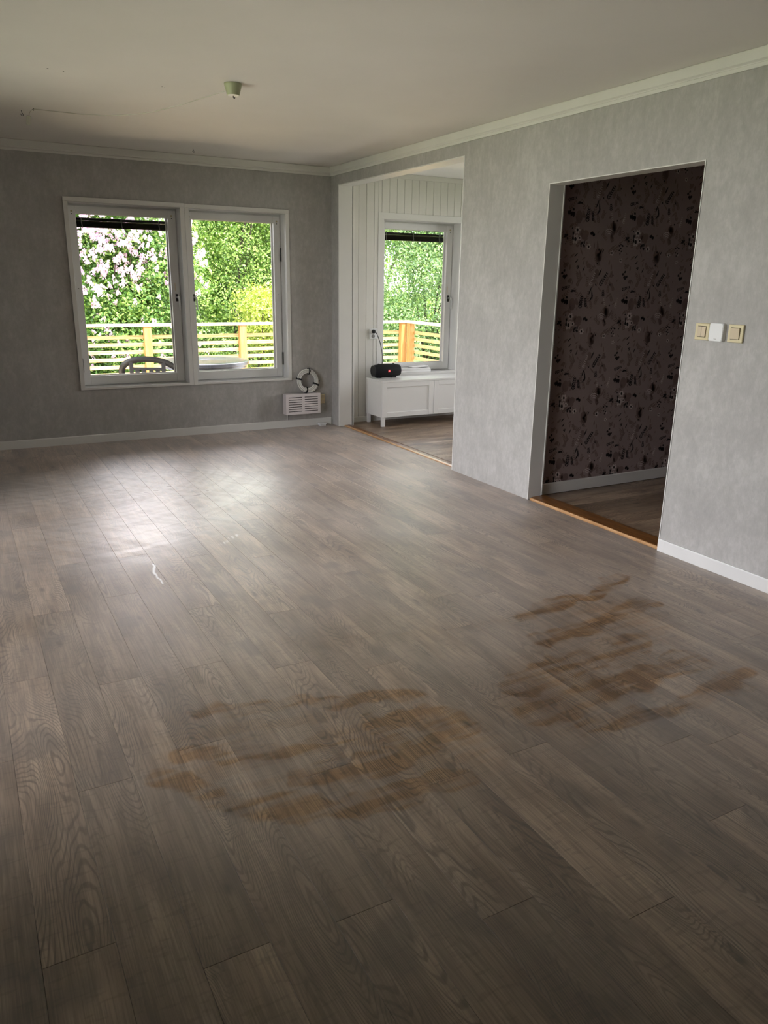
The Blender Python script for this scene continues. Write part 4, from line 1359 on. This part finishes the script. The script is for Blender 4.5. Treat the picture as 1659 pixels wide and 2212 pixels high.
TX_, TY_, TZ_ = -0.78, 1.80, 0.50
t = empty('garden_table', (TX_, TY_, DK), 'round grey plastic garden table on the deck outside the right window', 'table')
n = 40
MB().lathe([(0.001, TZ_ - 0.004), (0.055, TZ_ - 0.004), (0.060, TZ_ - 0.001), (0.44, TZ_), (0.49, TZ_ - 0.002), (0.502, TZ_ - 0.008), (0.506, TZ_ - 0.040), (0.500, TZ_ - 0.044), (0.480, TZ_ - 0.046)], (TX_, TY_, 0.0), 'z', 48).build('table_top', M['table'], t, smooth=True)
MB().lathe([(0.470, TZ_ - 0.030), (0.478, TZ_ - 0.075), (0.470, TZ_ - 0.076), (0.460, TZ_ - 0.030)], (TX_, TY_, 0.0), 'z', 48, caps=False).build('apron', M['table'], t, smooth=True)
MB().lathe([(0.020, TZ_ - 0.0005), (0.020, TZ_ + 0.001), (0.001, TZ_ + 0.001)], (TX_, TY_, 0.0), 'z', 16).build('parasol_plug', M['chair'], t)
for i in range(4):
    a = PI / 4 + i * PI / 2 - 0.25
    ca, sa = math.cos(a), math.sin(a)
    MB().tube([(TX_ + 0.38 * ca, TY_ + 0.38 * sa, TZ_ - 0.045), (TX_ + 0.40 * ca, TY_ + 0.40 * sa, TZ_ - 0.20), (TX_ + 0.44 * ca, TY_ + 0.44 * sa, DK)], [0.048, 0.040, 0.026], 10).build('leg', M['table'], t, smooth=True)

# ------------------------------------------------------------------ outside: lilac and trees
nprng = np.random.default_rng(3)


def leaves_mesh(name, blobs, size, up=0.35, seed=0, aspect=0.6):
    """blobs: (cx,cy,cz, rx,ry,rz, n); every leaf is a folded four-sided blade"""
    g = np.random.default_rng(seed)
    C, N = [], []
    for (cx, cy, cz_, ax, ay, az, n_) in blobs:
        d = g.normal(size=(n_, 3))
        d /= np.linalg.norm(d, axis=1)[:, None]
        rad = g.uniform(0.25, 1.0, n_) ** 0.45 * (1 + 0.10 * g.normal(size=n_))
        lump = 1 + 0.20 * np.sin(d[:, 0] * 7 + cx * 3) * np.sin(d[:, 2] * 6 + cz_) + 0.14 * np.sin(d[:, 1] * 9 + d[:, 0] * 5)
        pnt = np.array([cx, cy, cz_]) + d * (rad * lump)[:, None] * np.array([ax, ay, az])
        C.append(pnt)
        N.append(d)
    C = np.concatenate(C)
    N = np.concatenate(N)
    keep = C[:, 2] > -0.58
    C, N = C[keep], N[keep]
    n_ = len(C)
    N = N * 0.6 + g.normal(size=(n_, 3)) * 0.55 + np.array([0, 0, up])
    N /= np.linalg.norm(N, axis=1)[:, None]
    T = np.cross(N, g.normal(size=(n_, 3)))
    T /= np.linalg.norm(T, axis=1)[:, None]
    B = np.cross(N, T)
    s = size * g.uniform(0.6, 1.25, n_)[:, None]
    V = np.empty((n_, 4, 3))
    V[:, 0] = C - T * s * 0.5
    V[:, 1] = C + B * s * aspect * 0.5 + N * s * 0.10
    V[:, 2] = C + T * s * 0.5 - N * s * 0.08
    V[:, 3] = C - B * s * aspect * 0.5 + N * s * 0.10
    me = bpy.data.meshes.new(name)
    me.vertices.add(n_ * 4)
    me.vertices.foreach_set('co', V.reshape(-1).astype(np.float32))
    me.loops.add(n_ * 6)
    idx = np.arange(n_)[:, None] * 4
    li = np.concatenate([idx + np.array([[0, 1, 2]]), idx + np.array([[0, 2, 3]])], axis=1).reshape(-1)
    me.loops.foreach_set('vertex_index', li.astype(np.int32))
    me.polygons.add(n_ * 2)
    me.polygons.foreach_set('loop_start', np.arange(0, n_ * 6, 3, dtype=np.int32))
    me.update(calc_edges=True)
    me.validate()
    return me


def plant(name, label, cat, base, blobs, size, leafmat, trunks, seed, group=None, up=0.35, aspect=0.6):
    r = empty(name, base, label, cat, group)
    me = leaves_mesh('foliage', blobs, size, up, seed, aspect)
    me.transform(Matrix.Translation((-base[0], -base[1], -base[2])))
    o = link(me, 'foliage', leafmat, r, base)
    tag(o, kind='stuff')
    for tr in trunks:
        pts, r0, r1 = tr
        m_ = len(pts)
        rr = [r0 + (r1 - r0) * i / (m_ - 1) for i in range(m_)]
        MB().tube(pts, rr, 8).build('stem' if r0 < 0.06 else 'trunk', M['bark'], r, smooth=True)
    return r


def spread_blobs(seed, xr, yr, zr, count, rad, n_):
    g = random.Random(seed)
    out = []
    for _ in range(count):
        r = rad * g.uniform(0.7, 1.25)
        out.append((g.uniform(*xr), g.uniform(*yr), g.uniform(*zr), r, r * 0.9, r * 0.85, int(n_ * (r / rad) ** 2)))
    return out


def stems(seed, bx_, by_, n_, h, sp, r0, r1, z0=-0.6):
    g = random.Random(seed)
    out = []
    for _ in range(n_):
        a = g.uniform(0, 2 * PI)
        pts = [(bx_ + 0.05 * math.cos(a), by_ + 0.05 * math.sin(a), z0)]
        for i in range(1, 6):
            f = i / 5
            pts.append((bx_ + math.cos(a) * sp * f ** 1.4 + g.uniform(-.06, .06), by_ + math.sin(a) * sp * f ** 1.4 + g.uniform(-.06, .06), z0 + h * f))
        out.append((pts, r0, r1))
    return out


# lilac in blossom, seen in the left window
lb = spread_blobs(21, (-2.8, -0.12), (5.2, 6.1), (-0.4, 2.8), 60, 0.50, 2100)
lilac = plant('lilac_bush', 'lilac bush covered in pale pink blossom behind the railing in the left window', 'bush', (-1.2, 5.7, -0.6), lb, 0.060, M['leaf_lilac'], stems(3, -1.2, 5.9, 5, 2.4, 1.0, 0.018, 0.006), 31)


def blossoms():
    g = np.random.default_rng(8)
    V, F = [], []
    r2 = random.Random(8)
    n = 0
    P_ = []
    while len(P_) < 1000:
        x = r2.uniform(-2.7, 0.15); z = r2.uniform(0.1, 3.1)
        w = 0.15 + 0.85 * min(1, max(0, (z - 0.9) / 0.9)) * (1.0 if x < -0.55 else 0.75)
        if z > 2.1: w *= 0.9
        w *= 0.25 + 0.75 * (math.sin(x * 5.1 + 1.3 * math.sin(z * 3.7)) * math.sin(z * 4.3 + 1.1 * math.sin(x * 4.9)) > -0.15)
        if r2.random() > w: continue
        P_.append((x, r2.uniform(4.62, 5.25) + 0.12 * abs(z - 1.2), z))
    for (x, y, z) in P_:
        L, R0 = r2.uniform(0.06, 0.115), r2.uniform(0.030, 0.046)
        ax = np.array([r2.uniform(-.9, .9), r2.uniform(-.8, .1), 1.0]); ax /= np.linalg.norm(ax)
        m_ = 40
        h_ = g.uniform(0, 1, m_)
        d = g.normal(size=(m_, 3)); d -= (d @ ax)[:, None] * ax; d /= np.linalg.norm(d, axis=1)[:, None]
        c = np.array([x, y, z]) + ax * (h_ * L)[:, None] + d * (R0 * (1 - h_ * 0.8))[:, None]
        nn = d + 0.4 * g.normal(size=(m_, 3)); nn /= np.linalg.norm(nn, axis=1)[:, None]
        t_ = np.cross(nn, g.normal(size=(m_, 3))); t_ /= np.linalg.norm(t_, axis=1)[:, None]
        b_ = np.cross(nn, t_)
        s = 0.012
        for i in range(m_):
            k_ = len(V)
            V.extend([tuple(c[i] - t_[i] * s), tuple(c[i] - b_[i] * s), tuple(c[i] + t_[i] * s), tuple(c[i] + b_[i] * s)])
            F.append((k_, k_ + 1, k_ + 2, k_ + 3))
    me = bpy.data.meshes.new('blossoms')
    me.from_pydata([(a + 1.2, b_ - 5.7, c_ + 0.6) for a, b_, c_ in V], [], F)
    o = link(me, 'blossoms', M['petal'], lilac, (-1.2, 5.7, -0.6))
    tag(o, 'pale pink lilac blossom', kind='stuff')


blossoms()

plant('leafy_shrub', 'bright yellow-green shrub behind the railing in the right window', 'shrub', (1.1, 5.3, -0.6),
      spread_blobs(5, (0.95, 2.7), (4.9, 5.5), (-0.4, 1.0), 34, 0.40, 2000), 0.046, M['leaf_yellow'], stems(4, 1.1, 5.3, 7, 1.5, 0.7, 0.022, 0.008), 41)
plant('garden_tree', 'tall light green tree filling the upper right window', 'tree', (1.4, 7.7, -0.6),
      spread_blobs(6, (0.1, 2.5), (7.2, 8.3), (-0.3, 4.2), 70, 0.55, 1900), 0.054, M['leaf_green'],
      stems(6, 1.4, 7.7, 3, 4.6, 1.1, 0.035, 0.01), 42)
plant('garden_tree', 'grey-green leafy tree with bare branches seen through the panelled room window', 'tree', (5.2, 6.6, -0.6),
      spread_blobs(7, (3.75, 6.8), (5.7, 7.2), (-0.1, 4.0), 66, 0.55, 1900), 0.052, M['leaf_grey'],
      stems(7, 5.0, 6.2, 5, 4.4, 1.2, 0.030, 0.01), 43)
plant('garden_tree', 'dark green tree standing behind the lilac bush', 'tree', (-1.6, 11.3, -0.6),
      spread_blobs(8, (-5.0, 0.2), (10.6, 12.0), (0.0, 5.0), 60, 0.80, 1200), 0.09, M['leaf_lilac'],
      stems(8, -1.6, 11.3, 4, 4.6, 1.3, 0.05, 0.02), 44)
plant('garden_hedge', 'tall green hedge behind the trees right of the lilac', 'hedge', (6.2, 11.3, -0.6),
      spread_blobs(9, (2.2, 11.0), (10.6, 12.0), (-0.2, 4.4), 70, 0.85, 1200), 0.09, M['leaf_green'],
      stems(9, 6.2, 11.3, 4, 3.6, 1.6, 0.05, 0.02), 45)
